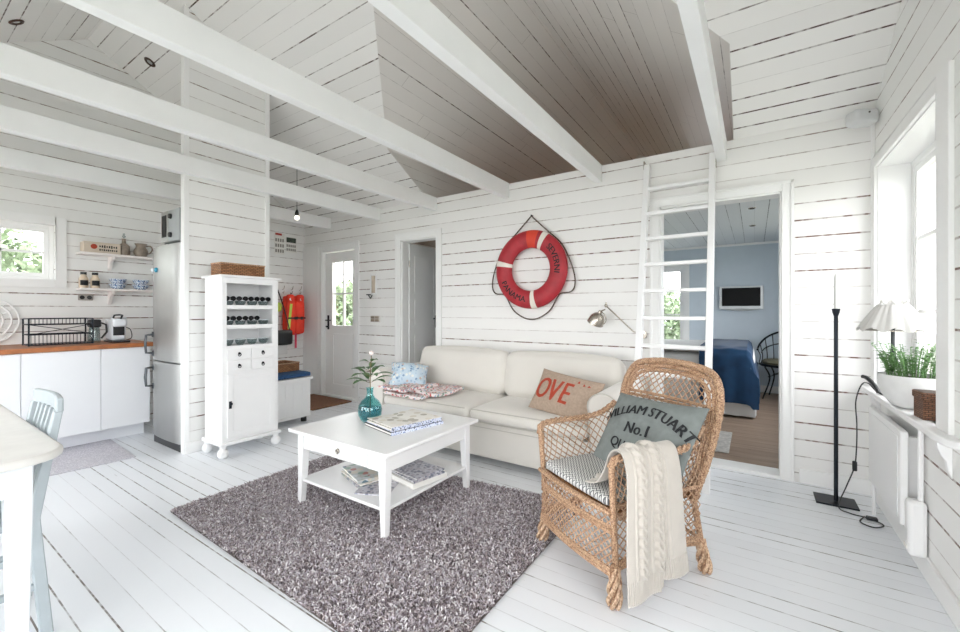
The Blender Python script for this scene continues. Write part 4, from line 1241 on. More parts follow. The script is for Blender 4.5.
# white round wire wreath on the wall
t = thing('wall_wreath', 'round white openwork wall ornament above the worktop', 'wall ornament', (LW+.006, .60, 1.115))
b = MB()
for r_ in (.06, .11, .16, .205): b.tube([(.008, r_*math.cos(2*PI*i/40), r_*math.sin(2*PI*i/40)) for i in range(40)], .007, 6, closed=True)
for k in range(18): w = 2*PI*k/18; b.tube([(.008, .06*math.cos(w), .06*math.sin(w)), (.008, .205*math.cos(w+.2), .205*math.sin(w+.2))], .004, 5)
b.build('wire_rings', M['white'], t, smooth=True)
# wall shelves
def shelf(z, lab):
    t = thing('wall_shelf', lab, 'shelf', (LW, 0, z))
    MB().box(.0, .17, 1.18, 1.80, -.022, 0).build('board', M['shelfwhite'], t, bevel=.003)
    for y in (1.42,):
        b = MB(); b.prism([(0, y, -.022), (.14, y, -.022), (.135, y, -.05), (.07, y, -.08), (.04, y, -.14), (0, y, -.16)], (0, .025, 0)); b.build('bracket', M['shelfwhite'], t, bevel=.003)
    return t
SZ1, SZ2 = 1.775, 1.425
shelf(SZ1, 'upper white kitchen shelf holding a box and a jug'); shelf(SZ2, 'lower white kitchen shelf holding bowls and jars')
t = thing('storage_box', 'cream printed cardboard box on the upper kitchen shelf', 'box', (LW+.09, 1.345, SZ1))
MB().box(-.06, .06, -.14, .14, 0, .105).build('carton', mat('cream_card', '#cdbfae', .8, var=.06), t, bevel=.003)
b = MB()
for q in range(8): b.cbox((.0612, -.02+.018*q, .066), (.0006, .011, .016+.006*(q % 3)))
for q in range(9): b.cbox((.0612, -.02+.016*q, .032), (.0006, .010, .018-.005*(q % 2)))
b.build('printed_marks', M['print'], t)
b = MB(); b.lathe([(0, 0), (.025, 0), (.025, .001), (0, .001)], 16, (.0602, -.065, .06), Matrix.Rotation(PI/2, 4, 'Y')); b.build('emblem', M['red_letter'], t)
t = thing('carafe', 'ribbed glass decanter with stopper between the box and the jug', 'decanter', (LW+.08, 1.53, SZ1))
b = MB(); b.lathe([(0, 0), (.045, 0), (.05, .02), (.05, .10), (.018, .13), (.016, .17), (.02, .175), (.012, .178), (0, .178)], 16); b.build('bottle', M['clay'], t, smooth=True)
b = MB(); b.ball((0, 0, .20), .016); b.ball((0, 0, .225), .010); b.build('stopper', M['clear'], t, smooth=True)
t = thing('milk_jug', 'round bellied clay coloured jug with a handle on the upper shelf', 'jug', (LW+.09, 1.67, SZ1))
b = MB(); b.lathe([(0, 0), (.045, 0), (.062, .04), (.060, .07), (.042, .105), (.045, .125), (.055, .14), (.05, .14), (.038, .115), (.05, .07), (.05, .04), (0, .008)], 20); b.build('body', M['clay'], t, smooth=True)
b = MB(); b.tube(bez([(0, .045, .12), (0, .085, .125), (0, .10, .09), (0, .08, .05), (0, .055, .04)], 6), .007, 6); b.build('handle', M['clay'], t, smooth=True)
for k, y in enumerate((1.215, 1.30)):
    t = thing('spice_jar', ['glass jar with a black lid at the window end of the lower shelf', 'glass jar with a black lid, second from the window on the lower shelf'][k], 'jar', (LW+.10, y, SZ2), 0, 'black lidded jars')
    b = MB(); b.lathe([(0, 0), (.034, 0), (.036, .01), (.036, .09), (.024, .115), (.022, .13), (0, .13)], 16); b.build('jar', mat('spice_brown', '#d3c1ab', .3, var=.2, vscale=25), t, smooth=True)
    MB().lathe([(0, .13), (.024, .13), (.024, .155), (0, .156)], 16).build('lid', M['dark'], t, smooth=True)
    b = MB(); b.grid(lambda u, v: (.0368*math.cos(-.9+1.8*u), .0368*math.sin(-.9+1.8*u), .025+.05*v), 8, 2); b.build('label', M['print'], t)
bowlm = M['bluechina']
first = None
for (y, nm) in ((1.475, 'fourth'), (1.665, 'last')):
    for k in range(2):
        where = ('lower bowl' if k == 0 else 'upper bowl')+(' of the stack nearest the jars' if y < 1.5 else ' of the stack nearest the fridge')
        z = SZ2+k*.052
        if first is None:
            t = thing('bowl', '', 'bowl', (LW+.10, y, z), 0, 'blue patterned bowls')
            b = MB(); b.lathe([(0, 0), (.035, 0), (.06, .022), (.072, .05), (.069, .05), (.056, .024), (0, .006)], 24); b.build('bowl_body', bowlm, t, smooth=True)
            b = MB(); b.lathe([(.0685, .049), (.0735, .049), (.0735, .052), (.0685, .052)], 24); b.build('rim', M['china'], t, smooth=True)
            first = t
        else: t = copy_tree(first, (LW+.10, y, z), 0)
        t['label'] = 'blue and white patterned bowl, '+where
t = thing('wall_socket', 'white double wall socket below the lower kitchen shelf', 'socket', (LW, 1.25, 1.335))
MB().box(0, .02, -.055, .055, -.03, .03).build('plate', mat('grey_frame', '#9d9993', .4), t, bevel=.006)
for s in (-1, 1): MB().lathe([(0, 0), (.019, 0), (.019, .002), (0, .002)], 16, (.0202, s*.027, 0), Matrix.Rotation(PI/2, 4, 'Y')).build('outlet', M['dark'], t, smooth=True)

# fridge
t = thing('fridge', 'tall stainless steel fridge freezer set beside the boarded partition', 'fridge', (-4.325, 1.50, 0))
MB().box(-.295, .29, .035, .64, .0, 1.79).build('body', M['steel_side'], t, bevel=.006)
def fdoor(z0, z1):
    b = MB()
    prof = [(-.295, .034), (-.295, .012), (-.28, .0), (-.15, -.010), (0, -.014), (.15, -.010), (.275, .0), (.29, .012), (.29, .034)]
    b.prism([(x, y, z0) for x, y in prof], (0, 0, z1-z0)); return b
for nm, z0_, z1_, hz in (('freezer_door', .07, .745, (.50, .70)), ('fridge_door', .757, 1.78, (.80, 1.0))):
    d_ = fdoor(z0_, z1_).build(nm, M['steel'], t, smooth=True, angle=35)
    b = MB(); x = -.272; a, c = hz
    b.tube([(x, -.005, c-.015), (x, -.055, c-.02), (x, -.062, (a+c)/2), (x, -.055, a+.02), (x, -.005, a+.015)], .011, 8); b.cbox((x, -.003, c-.015), (.03, .012, .05)); b.cbox((x, -.003, a+.015), (.03, .012, .05))
    b.build('handle', M['dark'] if nm == 'x' else mat('handle_steel', '#5c6064', .3, .8), d_, smooth=True)
MB().box(-.29, .285, .01, .034, 0, .065).build('kick_plate', M['dark'], t)
for k, (x, z, m_, lab) in enumerate(((-.235, 1.57, 'china', 'white magnet on the fridge door'), (-.165, 1.57, 'vase', 'turquoise magnet on the fridge door'))):
    mm = MB().lathe([(0, 0), (.022, 0), (.022, .012), (.014, .02), (0, .02)], 16, (0, 0, 0), Matrix.Rotation(PI/2, 4, 'X')).build('magnet', M[m_] if m_ == 'china' else mat('teal_magnet', '#2f8fae', .3), smooth=True)
    tag(mm, lab, 'magnet', 'magnets on the fridge', (-4.325+x, 1.50-.008, z))
t = thing('microwave', 'small silver grey microwave on top of the fridge', 'microwave', (-4.225, 1.515, 1.79))
MB().box(-.185, .185, 0, .34, .012, .29).build('body', M['steel_side'], t, bevel=.006)
MB().box(-.185, -.045, -.02, -.001, .015, .285).build('door', M['steel'], t, bevel=.003)
MB().box(-.165, -.07, -.023, -.0205, .06, .25).build('window', M['screen'], t)
MB().box(-.04, .185, -.018, -.001, .015, .285).build('control_panel', M['steel_side'], t, bevel=.003)
for z in (.23, .07): MB().lathe([(0, 0), (.024, 0), (.02, .018), (0, .018)], 16, (.02, -.0185, z), Matrix.Rotation(PI/2, 4, 'X')).build('knob', M['dark'], t, smooth=True)
for sx in (-.15, .15):
    for y in (.03, .3): MB().lathe([(0, 0), (.012, 0), (.012, .012), (0, .012)], 10, (sx, y, 0)).build('foot', M['dark'], t)

# kitchen rug and door mat
o = MB().hexa([(-5.0, .50, .001), (-4.28, .50, .001), (-4.22, 1.26, .001), (-5.0, 1.30, .001)], [(-5.0, .50, .009), (-4.28, .50, .009), (-4.22, 1.26, .009), (-5.0, 1.30, .009)]).build('kitchen_rug', M['purple_rug'], bevel=.003)
tag(o, 'thin greyish lilac woven rug in front of the kitchen cabinets', 'rug')
o = MB().hexa([(-5.25, 3.02, .001), (-4.42, 3.02, .001), (-4.42, 3.60, .001), (-5.25, 3.60, .001)], [(-5.25, 3.02, .018), (-4.42, 3.02, .018), (-4.42, 3.60, .018), (-5.25, 3.60, .018)]).build('door_mat', M['brown_mat'], bevel=.004)
tag(o, 'brown coir door mat in front of the entrance door', 'door mat')

# ------------------------------------------------------------------ white display cabinet
CX0, CX1, CY0, CY1 = -.30, 0, 0, .47
t = dc = thing('display_cabinet', 'narrow white cabinet on ball feet with open cubbies, four drawers and a door', 'cabinet', (-3.59, 1.63, 0))
b = MB(); T0, B0 = 1.475, .13
def boxes(b, L): 
    for q in L: b.box(*q)
b.box(CX0, CX1-.02, 0, .02, B0, T0); b.box(CX0, CX1-.02, .45, .47, B0, T0); b.box(CX0, CX0+.012, .02, .45, B0, T0)
for z in (.76, .89, 1.05, 1.215, T0-.02): b.box(CX0+.012, CX1-.02, .02, .45, z, z+.018)
b.build('carcass', M['white'], t, fix=False)
# face frame with the three cubbies
b = MB(); b.wall('X', -.02, 0, 0, .47, B0, T0, [(.035, .42, 1.25, 1.43), (.035, .42, 1.085, 1.218), (.035, .42, .912, 1.055)])
b.build('face_frame', M['white'], t, fix=False)
MB().box(CX0-.02, CX1+.022, -.022, .492, T0, T0+.022).build('top', M['white'], t, bevel=.006)
b = MB(); b.box(CX0-.02, CX1+.022, -.022, .492, B0-.03, B0); b.build('plinth', M['white'], t, bevel=.008)
for ax in (-.28, -.01):
    for ay in (.01, .455):
        b = MB(); b.lathe([(0, 0), (.018, .0), (.034, .012), (.042, .035), (.036, .062), (.02, .075), (.024, .084), (.024, .1), (0, .1)], 20, (ax, ay, 0)); b.build('ball_foot', M['white'], t, smooth=True)
for i, (ya, yb) in enumerate(((.035, .222), (.233, .42))):
    for j, (za, zb) in enumerate(((.80, .885), (.70, .79))):
        d_ = MB().box(.001, .012, ya, yb, za, zb).build('drawer', M['white'], t, bevel=.003)
        b = MB(); yc = (ya+yb)/2; zc_ = (za+zb)/2; b.lathe([(0, 0), (.011, 0), (.011, .003), (0, .003)], 12, (.012, yc, zc_+.004), Matrix.Rotation(PI/2, 4, 'Y'))
        b.tube([(.018, yc+.012*math.cos(w), zc_-.006+.012*math.sin(w)) for w in [2*PI*k/16 for k in range(16)]], .003, 6, closed=True); b.build('ring_pull', M['blackmetal'], d_, smooth=True)
d_ = MB().box(.001, .012, .035, .435, .16, .675).build('cabinet_door', M['white'], t, bevel=.003)
b = MB(); b.box(.012, .017, .035, .08, .16, .675); b.box(.012, .017, .39, .435, .16, .675); b.box(.012, .017, .08, .39, .16, .205); b.box(.012, .017, .08, .39, .63, .675); b.build('door_frame', M['white'], d_, bevel=.002)
b = MB(); b.cbox((.019, .055, .43), (.004, .02, .06)); b.ball((.032, .055, .44), .012); b.tube([(.02, .055, .44), (.032, .055, .44)], .005, 6); b.build('knob', M['blackmetal'], d_, smooth=True)
# glasses and sunglasses in the cubbies
g0_ = None; s0_ = None
rows = [(1.2345, 'top'), (1.069, 'middle'), (.909, 'bottom')]
ordn = ['first', 'second', 'third', 'last']
for ri, (z, rn_) in enumerate(rows):
    for k in range(4):
        y = 1.63+.075+.0985*k; x = -3.655
        lab = 'small round glass dish, %s in the %s row of the white cabinet' % (ordn[k], rn_)
        if g0_ is None:
            g0_ = thing('glass_dish', lab, 'dish', (x, y, z), 0, 'glass dishes in the cabinet')
            b = MB(); b.lathe([(0, 0), (.018, 0), (.030, .012), (.040, .035), (.042, .052), (.040, .052), (.037, .036), (.027, .014), (0, .006)], 20); b.build('dish_body', M['clear'], g0_, smooth=True)
            b = MB(); b.lathe([(.039, .051), (.043, .051), (.043, .054), (.039, .054)], 20); b.build('rim', M['china'], g0_, smooth=True)
        else: copy_tree(g0_, (x, y, z), 0, lab)
        if ri == 0 or (ri == 1 and k < 3):
            lab = 'pair of dark sunglasses resting on the %s dish of the %s row' % (ordn[k], rn_)
            if s0_ is None:
                s0_ = thing('sunglasses', lab, 'sunglasses', (x, y, z+.054), 0, 'sunglasses in the cabinet')
                b = MB()
                for s in (-1, 1):
                    b.lathe([(0, -.003), (.021, -.003), (.024, 0), (.021, .003), (0, .003)], 16, (.036, s*.025, .016), Matrix.Rotation(PI/2, 4, 'Y') @ Matrix.Scale(.85, 4, (1, 0, 0)))
                b.build('lens', M['screen'], s0_, smooth=True)
                b = MB(); b.tube([(.036, -.006, .022), (.038, 0, .025), (.036, .006, .022)], .003, 6)
                for s in (-1, 1): b.tube([(.036, s*.049, .02), (-.03, s*.044, .02), (-.045, s*.04, .008)], .003, 6)
                b.build('frame', M['dark'], s0_, smooth=True)
            else: copy_tree(s0_, (x, y, z+.054), 0, lab)
t = thing('woven_tray', 'reddish brown woven box on top of the white cabinet', 'basket', (-3.74, 1.80, 1.497))
def hollow(b, x0, x1, y0, y1, z0, z1, w, lift=0):
    b.box(x0, x1, y0, y1, z0, z0+w); b.box(x0, x0+w, y0, y1, z0+w, z1); b.box(x1-w, x1, y0, y1, z0+w, z1); b.box(x0+w, x1-w, y0, y0+w, z0+w, z1); b.box(x0+w, x1-w, y1-w, y1, z0+w, z1); return b
hollow(MB(), -.04, .13, -.17, .19, 0, .095, .01).build('body', M['basket_tan'], t, fix=False)
b = MB(); b.tube([(-.04, -.17, .097), (.13, -.17, .097), (.13, .19, .097), (-.04, .19, .097)], .007, 6, closed=True); b.build('rim', M['cane'], t, smooth=True)

# ------------------------------------------------------------------ hall
t = thing('storage_bench', 'white boarded storage bench end behind the display cabinet', 'bench', (-4.05, 2.24, 0))
b = MB(); b.box(-1.2, 0, 0, .50, .06, .46); b.build('body', M['white'], t, bevel=.004)
b = MB()
for k in range(5): b.box(.0, .006, .008+.098*k, .094+.098*k, .09, .43)
b.box(0, .008, 0, .50, .06, .088); b.build('end_boards', M['white'], t, bevel=.002)
MB().box(-1.22, .02, -.0, .52, .46, .485).build('lid', M['white'], t, bevel=.005)
for x in (-1.15, -.05):
    for y in (.05, .45): MB().lathe([(0, 0), (.03, 0), (.03, .06), (0, .06)], 12, (x, y, 0)).build('foot', M['dark'], t)
b = MB(); cushion_geo(b, -1.18, .0, .01, .50, 0, .055, .008, 10, .02); o = b.build('bench_cushion', M['denim'], smooth=True); tag(o, 'dark denim blue cushion on the hall bench', 'cushion', None, (-4.05, 2.25, .4855))
t = thing('woven_basket', 'brown woven basket on the blue bench cushion', 'basket', (-4.32, 2.52, .549))
hollow(MB(), -.14, .14, -.17, .17, 0, .085, .01).build('body', M['basket_tan'], t, fix=False)
b = MB(); b.tube([(-.14, -.17, .087), (.14, -.17, .087), (.14, .17, .087), (-.14, .17, .087)], .007, 6, closed=True); b.build('rim', M['cane'], t, smooth=True)
# coat rack with the things hanging from it
t = thing('coat_rack', 'white peg rail with wire hooks on the hall wall', 'coat rack', (LW, 3.20, 1.48))
MB().box(0, .018, -.22, .42, -.035, .035).build('rail', M['white'], t, bevel=.003)
for k in range(5):
    b = MB(); y = -.16+.13*k; b.tube(bez([(.018, y, .02), (.055, y, .03), (.07, y, .06), (.075, y, .075)], 4), .004, 6); b.tube(bez([(.018, y, -.015), (.045, y, -.03), (.06, y, -.01), (.06, y, .005)], 4), .004, 6); b.build('hook', M['nickel'], t, smooth=True)
t = thing('life_vest', 'bright red life vest hanging from the hall rack', 'life vest', (LW+.13, 3.39, 1.38))
t.scale = (1, .88, .88)
def vestpanel(y0, y1, z0, z1, x0, x1):
    b = MB(); cushion_geo(b, x0, x1, y0, y1, z0, z1, .012, 8, .02); return b
vestpanel(-.13, .005, -.56, -.05, 0, .06).build('front_panel', M['vest'], t, smooth=True)
vestpanel(.010, .165, -.56, -.05, 0, .06).build('front_panel', M['vest'], t, smooth=True)
vestpanel(-.13, .165, -.58, .03, -.07, -.005).build('back_panel', M['vest'], t, smooth=True)
b = MB(); cushion_geo(b, .0, .07, -.12, -.02, -.08, .05, .01, 6, .02); cushion_geo(b, .0, .07, .05, .15, -.08, .05, .01, 6, .02); b.build('collar', M['vest'], t, smooth=True)
b = MB(); b.box(.072, .077, -.09, -.05, -.50, -.10, Matrix.Rotation(R(-6), 4, 'X')); b.build('strap', M['yellow'], t)
b = MB(); b.box(.070, .078, -.13, .165, -.33, -.305); b.cbox((.08, .0, -.318), (.012, .05, .045)); b.cbox((.08, .10, -.32), (.02, .03, .05)); b.build('buckle_belt', M['dark'], t)
for y in (-.09, .09): MB().lathe([(0, 0), (.02, 0), (.02, .006), (0, .006)], 12, (.072, y, -.02), Matrix.Rotation(PI/2, 4, 'Y')).build('reflector', M['china'], t)
b = MB(); b.box(.0, .012, .03, .06, -.80, -.55); b.build('hanging_strap', mat('pink_strap', '#e0486a', .8), t)
b = MB(); b.tube([(-.03, .0, .03), (-.055, .0, .085), (-.06, .02, .075)], .006, 6); b.build('loop', M['dark'], t, smooth=True)
t = thing('reflective_tag', 'yellow green reflective vest bundle beside the red life vest', 'reflective vest', (LW+.12, 3.16, 1.31))
b = MB(); cushion_geo(b, -.02, .02, -.05, .06, -.11, .0, .01, 6, .015); b.build('cloth', M['yellow'], t, smooth=True); b = MB(); b.tube([(0, 0, 0), (-.03, -.01, .10), (-.035, -.02, .165)], .004, 6); b.build('cord', M['dark'], t, smooth=True)
t = thing('shoulder_bag', 'small black shoulder bag hanging under the life vest', 'bag', (LW+.30, 3.13, .86))
b = MB(); cushion_geo(b, -.04, .04, -.12, .13, -.11, .08, .008, 8, .02); b.build('body', M['dark'], t, smooth=True)
b = MB(); b.tube(bez([(-.0, -.1, .07), (-.06, -.06, .35), (-.17, .0, .62), (-.20, .01, .68), (-.17, .04, .62), (-.06, .07, .35), (0, .11, .07)], 5), .008, 6); b.build('strap', M['dark'], t, smooth=True)
t = thing('canvas_tote', 'white tote bag with dark print hanging below the black bag', 'bag', (LW+.10, 3.15, .74))
b = MB(); b.hexa([(-.02, -.16, -.14), (.02, -.16, -.14), (.02, .17, -.14), (-.02, .17, -.14)], [(-.02, -.15, .13), (.02, -.15, .13), (.02, .16, .13), (-.02, .16, .13)]); b.build('body', M['sheet'], t, bevel=.01)
b = MB(); b.prism([(.0212, -.12, .09), (.0212, .02, .11), (.0212, .05, .08), (.0212, -.10, .05)], (.001, 0, 0)); b.build('print', M['print'], t)
b = MB(); b.tube(bez([(0, -.1, .12), (-.02, -.03, .5), (-.035, -.03, .755), (-.02, .03, .5), (0, .1, .12)], 5), .005, 6); b.build('handle', M['sheet'], t, smooth=True)
# photo board
t = thing('photo_calendar', 'white wall calendar with small pictures high on the hall wall', 'calendar', (LW+.001, 3.36, 2.15))
MB().box(0, .006, -.165, -.02, -.15, .14).build('sheet', M['paper'], t)
MB().box(0, .006, .0, .165, -.11, .10).build('sheet', M['paper'], t)
MB().box(.006, .007, .01, .155, .03, .10).build('picture', mat('dark_photo', '#3c463c', .5, var=.5, vscale=40), t)
MB().box(.006, .007, -.155, -.06, .11, .14).build('picture', mat('red_photo', '#b5473f', .5), t)
b = MB()
for j in range(3):
    for k in range(4): b.box(.006, .0068, -.155+.034*k, -.155+.034*k+.022, -.13+.075*j, -.13+.075*j+.045)
for j in range(2):
    for k in range(5): b.box(.006, .0068, .01+.03*k, .01+.03*k+.02, -.09+.055*j, -.09+.055*j+.035)
b.build('date_grid', mat('grey_print', '#8f8c86', .8), t)
# bare bulb holder on its cable
t = thing('pendant_lamp', 'bare black bulb holder hanging on a thin cable in the hall', 'pendant lamp', (-4.552, 2.9, 2.34))
hz_ = bz(2.9)-2.34
b = MB(); b.tube([(0, 0, .06), (0, 0, hz_)], .0035, 6); b.build('cable', M['dark'], t, smooth=True)
b = MB(); b.lathe([(0, 0), (.022, 0), (.024, .03), (.015, .055), (.005, .075), (0, .075)], 16); b.build('bulb_holder', M['dark'], t, smooth=True)
gb = MB(); gb.ball((0, 0, -.026), .026, 14, 10)
m_ = bpy.data.materials.new('bulb_added_glow'); T2, N2, L2, B2 = nt(m_); B2.inputs['Emission Color'].default_value = (1, .86, .68, 1); B2.inputs['Emission Strength'].default_value = 6  # clear bulb with a faint glow added to warm the hall
gb.build('bulb', m_, t, smooth=True)
# candle sconce and switch plate between the doors
t = thing('candle_sconce', 'slim wall sconce with a mirror back and dark candle cup', 'wall sconce', (-4.055, BW, 1.53))
b = MB(); b.box(-.06, .06, -.012, 0, -.13, .15); b.build('back_plate', M['white'], t, bevel=.004)
MB().box(-.03, .035, -.0145, -.012, -.10, .12).build('mirror', mat('pale_mirror', '#e9dccb', .1, .6), t)
b = MB(); b.tube([(-.02, -.012, -.13), (-.02, -.04, -.17), (-.02, -.07, -.13)], .007, 6); b.lathe([(0, 0), (.028, .0), (.03, .012), (0, .012)], 14, (-.02, -.07, -.13)); b.build('candle_cup', M['blackmetal'], t, smooth=True)
t = thing('light_switches', 'row of grey light switches on the boards between the two doors', 'light switch', (-4.02, BW, 1.10))
MB().box(-.085, .085, -.012, 0, -.04, .04).build('plate', M['socket'], t, bevel=.003)
for k in range(2):
    for j in range(2): MB().box(-.078+.078*k, -.008+.078*k, -.016, -.012, -.035+.037*j, -.003+.037*j).build('rocker', M['clay'], t, bevel=.002)

# downlights in the slope
for (x, y, lab) in ((-5.066, 1.624, 'round brown rimmed ceiling spotlight nearest the partition'), (-5.07, .72, 'round brown rimmed ceiling spotlight beyond the ridge')):
    if y > RY: z = bz(y); n_ = Vector((0, RS, 1)).normalized()*-1
    else: z = EV+FS*(y-FW); n_ = Vector((0, -FS, 1)).normalized()*-1
    t = thing('ceiling_spotlight', lab, 'spotlight', (x, y, z), 0, 'ceiling spotlights')
    t.rotation_mode = 'QUATERNION'; t.rotation_quaternion = n_.to_track_quat('Z', 'Y')
    b = MB(); b.lathe([(.030, -.002), (.05, -.002), (.052, .004), (.044, .012), (.032, .010), (.030, 0)], 20); b.build('rim', mat('bronze', '#5a4840', .35, .7), t, smooth=True)
    MB().lathe([(0, 0), (.030, 0), (.024, .006), (0, .008)], 16).build('reflector', M['chrome'], t, smooth=True)

# ------------------------------------------------------------------ near the right window
t = thing('floor_candlestick', 'tall dark iron floor candlestick with a square foot in the corner', 'candlestick', (.427, 3.40, 0))
MB().box(-.105, .10, -.085, .085, 0, .010).build('base_plate', M['blackmetal'], t, bevel=.002)
b = MB(); b.tube([(0, 0, .01), (0, 0, 1.18)], .011, 10); b.build('pole', M['blackmetal'], t, smooth=True)
b = MB(); b.lathe([(0, 1.17), (.012, 1.17), (.018, 1.19), (.022, 1.215), (.017, 1.215), (.013, 1.20), (0, 1.20)], 16); b.build('cup', M['blackmetal'], t, smooth=True)
o = MB().lathe([(0, 0), (.0115, 0), (.011, .2), (.007, .225), (.002, .235), (0, .235)], 14).build('taper_candle', M['candle'], smooth=True); tag(o, 'white taper candle in the tall iron candlestick', 'candle', None, (.427, 3.40, 1.201))

SILL = .715
t = thing('table_lamp', 'black stemmed table lamp with a gathered white cloth shade on the sill', 'table lamp', (.665, 3.30, SILL))
b = MB(); b.lathe([(0, 0), (.055, 0), (.055, .012), (.02, .02), (.011, .03), (.010, .2), (.013, .21), (.013, .25), (.009, .26), (.009, .39), (0, .39)], 18); b.build('base', M['ceramicgrey'], t, smooth=True)
def shadef(u, v):
    w = 2*PI*u; r = .050+(.152-.050)*(1-v)**.8; wave = 1+.035*(1-v)*math.sin(9*w)+.012*math.sin(23*w)
    z = .378+.160*v-.012*(1-v)*math.sin(9*w+1)
    if v > .93: r = .052+.012*(v-.93)/.07; z = z+.012*math.sin(9*w)*(v-.93)/.07
    return (r*wave*math.cos(w), r*wave*math.sin(w), z)
b = MB(); b.grid(shadef, 168, 16, cu=True); sh = b.build('lamp_shade', M['shade'], t, smooth=True, angle=0)
b = MB(); b.tube([(.056*math.cos(2*PI*i/30), .056*math.sin(2*PI*i/30), .52) for i in range(30)], .005, 6, closed=True); b.ball((-.05, -.03, .52), .014); b.build('ribbon', M['sheet'], sh, smooth=True)
b = MB(); b.lathe([(.138, .372), (.140, .372), (.140, .375), (.138, .375)], 30)
for k in range(3): b.tube([(0, 0, .375), (.138*math.cos(2*PI*k/3), .138*math.sin(2*PI*k/3), .374)], .002, 5)
b.build('shade_carrier', M['nickel'], sh, smooth=True)
# cable with switch down to the floor
cp = bez([(.64, 3.22, SILL+.006), (.60, 3.30, SILL+.01), (.57, 3.36, SILL+.05), (.545, 3.40, SILL+.03), (.520, 3.40, .64), (.525, 3.40, .5), (.52, 3.38, .35), (.51, 3.38, .24), (.47, 3.36, .12), (.42, 3.25, .03), (.47, 3.24, .006), (.55, 3.22, .006), (.60, 3.16, .006), (.55, 3.10, .006), (.50, 3.14, .006), (.53, 3.22, .012)], 8)
b = MB(); b.tube(cp, .0035, 6); cb = b.build('lamp_cable', M['dark'], smooth=True); tag(cb, 'black lamp cable hanging from the sill down to the floor', 'cable')
b = MB(); b.cbox((.512, 3.38, .25), (.022, .024, .06)); b.build('inline_switch', M['dark'], cb, bevel=.006)
b = MB(); b.cbox((.56, 3.21, .012), (.05, .03, .018)); b.build('plug', M['dark'], cb, bevel=.005)
b = MB(); b.tube(bez([(.60, 3.27, SILL+.012), (.585, 3.29, SILL+.05), (.56, 3.33, SILL+.085), (.545, 3.36, SILL+.09)], 6), .011, 6); b.build('cable_grip', M['dark'], cb, smooth=True)

t = thing('plant_pot', 'round pale grey ceramic planter on the window sill', 'plant pot', (.662, 2.92, SILL))
b = MB(); b.lathe([(0, 0), (.06, 0), (.085, .015), (.115, .06), (.129, .11), (.131, .165), (.123, .165), (.120, .11), (.09, .04), (0, .03)], 36); b.build('pot_body', M['pot'], t, smooth=True)
MB().lathe([(0, .14), (.119, .14), (.119, .145), (0, .15)], 24).build('soil', mat('soil', '#4b3c30', 1, var=.4, vscale=60), t, smooth=True)
hp = thing('herb_plant', 'bushy green herb with small leaves growing in the grey planter', 'plant', (.662, 2.92, SILL+.14))
rn = random.Random(21); sb = MB(); lb = MB()
for k in range(85):
    w = rn.uniform(0, 2*PI); r0 = .10*math.sqrt(rn.random()); h = rn.uniform(.08, .19); out = rn.uniform(.1, .5)
    x0_, y0_ = r0*math.cos(w), r0*math.sin(w)
    pts = [(x0_+out*h*q*q*math.cos(w), y0_+out*h*q*q*math.sin(w), h*q) for q in (0, .35, .7, 1)]
    pts = [(min(x, .125), y, z) for x, y, z in pts]
    sb.tube(pts, .0012, 4)
    for q in range(11):
        f_ = .25+.75*q/10; i = min(2, int(f_*3)); tt = f_*3-i; p = Vector(pts[i]).lerp(Vector(pts[i+1]), tt); a = rn.uniform(0, 2*PI)
        leaf(lb, p, (math.cos(a), math.sin(a), rn.uniform(.1, .9)), rn.uniform(.018, .032), .013, .3, n=3)
sb.build('stems', M['green'], hp, smooth=True); lb.build('leaves', M['green'], hp, smooth=True, fix=False)

t = thing('sill_basket', 'small square brown woven basket beside the planter', 'basket', (.668, 2.675, SILL), R(4))
hollow(MB(), -.046, .046, -.05, .05, 0, .10, .006).build('body', M['basket_dark'], t, fix=False)
b = MB(); b.box(-.052, .052, -.056, .056, .088, .122); b.build('lid', M['basket_dark'], t, bevel=.006)

# radiator
t = thing('radiator', 'white panel radiator under the window sill', 'radiator', (.570, 3.02, .195))
b = MB(); b.box(0, .030, -.31, .33, 0, .44); b.build('panel', M['white'], t, bevel=.006)
b = MB(); b.box(-.004, 0, -.28, .30, .03, .41); b.build('front_plate', M['white'], t, bevel=.002)
for yy in (-.22, .24): MB().box(.03, .08, yy-.015, yy+.015, .06, .40).build('wall_bracket', M['white'], t)
for yy in (.29,): b = MB(); b.tube([(.016, yy, .0), (.016, yy, -.195)], .009, 8); b.build('pipe', M['white'], t, smooth=True)
t = thing('radiator_pipe_box', 'white rounded controller box below the sill next to the radiator', 'radiator controller', (.600, 2.665, .09))
b = MB(); b.box(-.02, .045, -.035, .035, 0, .25); b.build('body', M['white'], t, bevel=.018, seg=3)
b = MB(); b.tube([(.028, 0, .24), (.028, 0, .592)], .010, 8); b.build('pipe', M['white'], t, smooth=True)
MB().cbox((-.021, 0, .035), (.004, .04, .016)).build('label', M['pages'], t)

# speaker high in the corner
t = thing('wall_speaker', 'small white loudspeaker on a bracket high in the window corner', 'speaker', (.56, 3.50, 2.37), R(35))
b = MB(); b.prism([(-.075, -.05, 0), (.06, -.06, 0), (.085, .03, 0), (.0, .06, 0), (-.07, .04, 0)], (0, 0, .085)); b.build('body', mat('shaded_white_plastic', '#d3d4d5', .5), t, bevel=.016, seg=3)  # white body, greyed in colour to stand for corner shadow
b = MB(); b.ball((.0, -.056, .06), .006); b.build('indicator', M['dark'], t, smooth=True)
b = MB(); b.tube([(.06, .0, .05), (.16, -.03, .055)], .010, 8); b.build('bracket', M['white'], t, smooth=True)

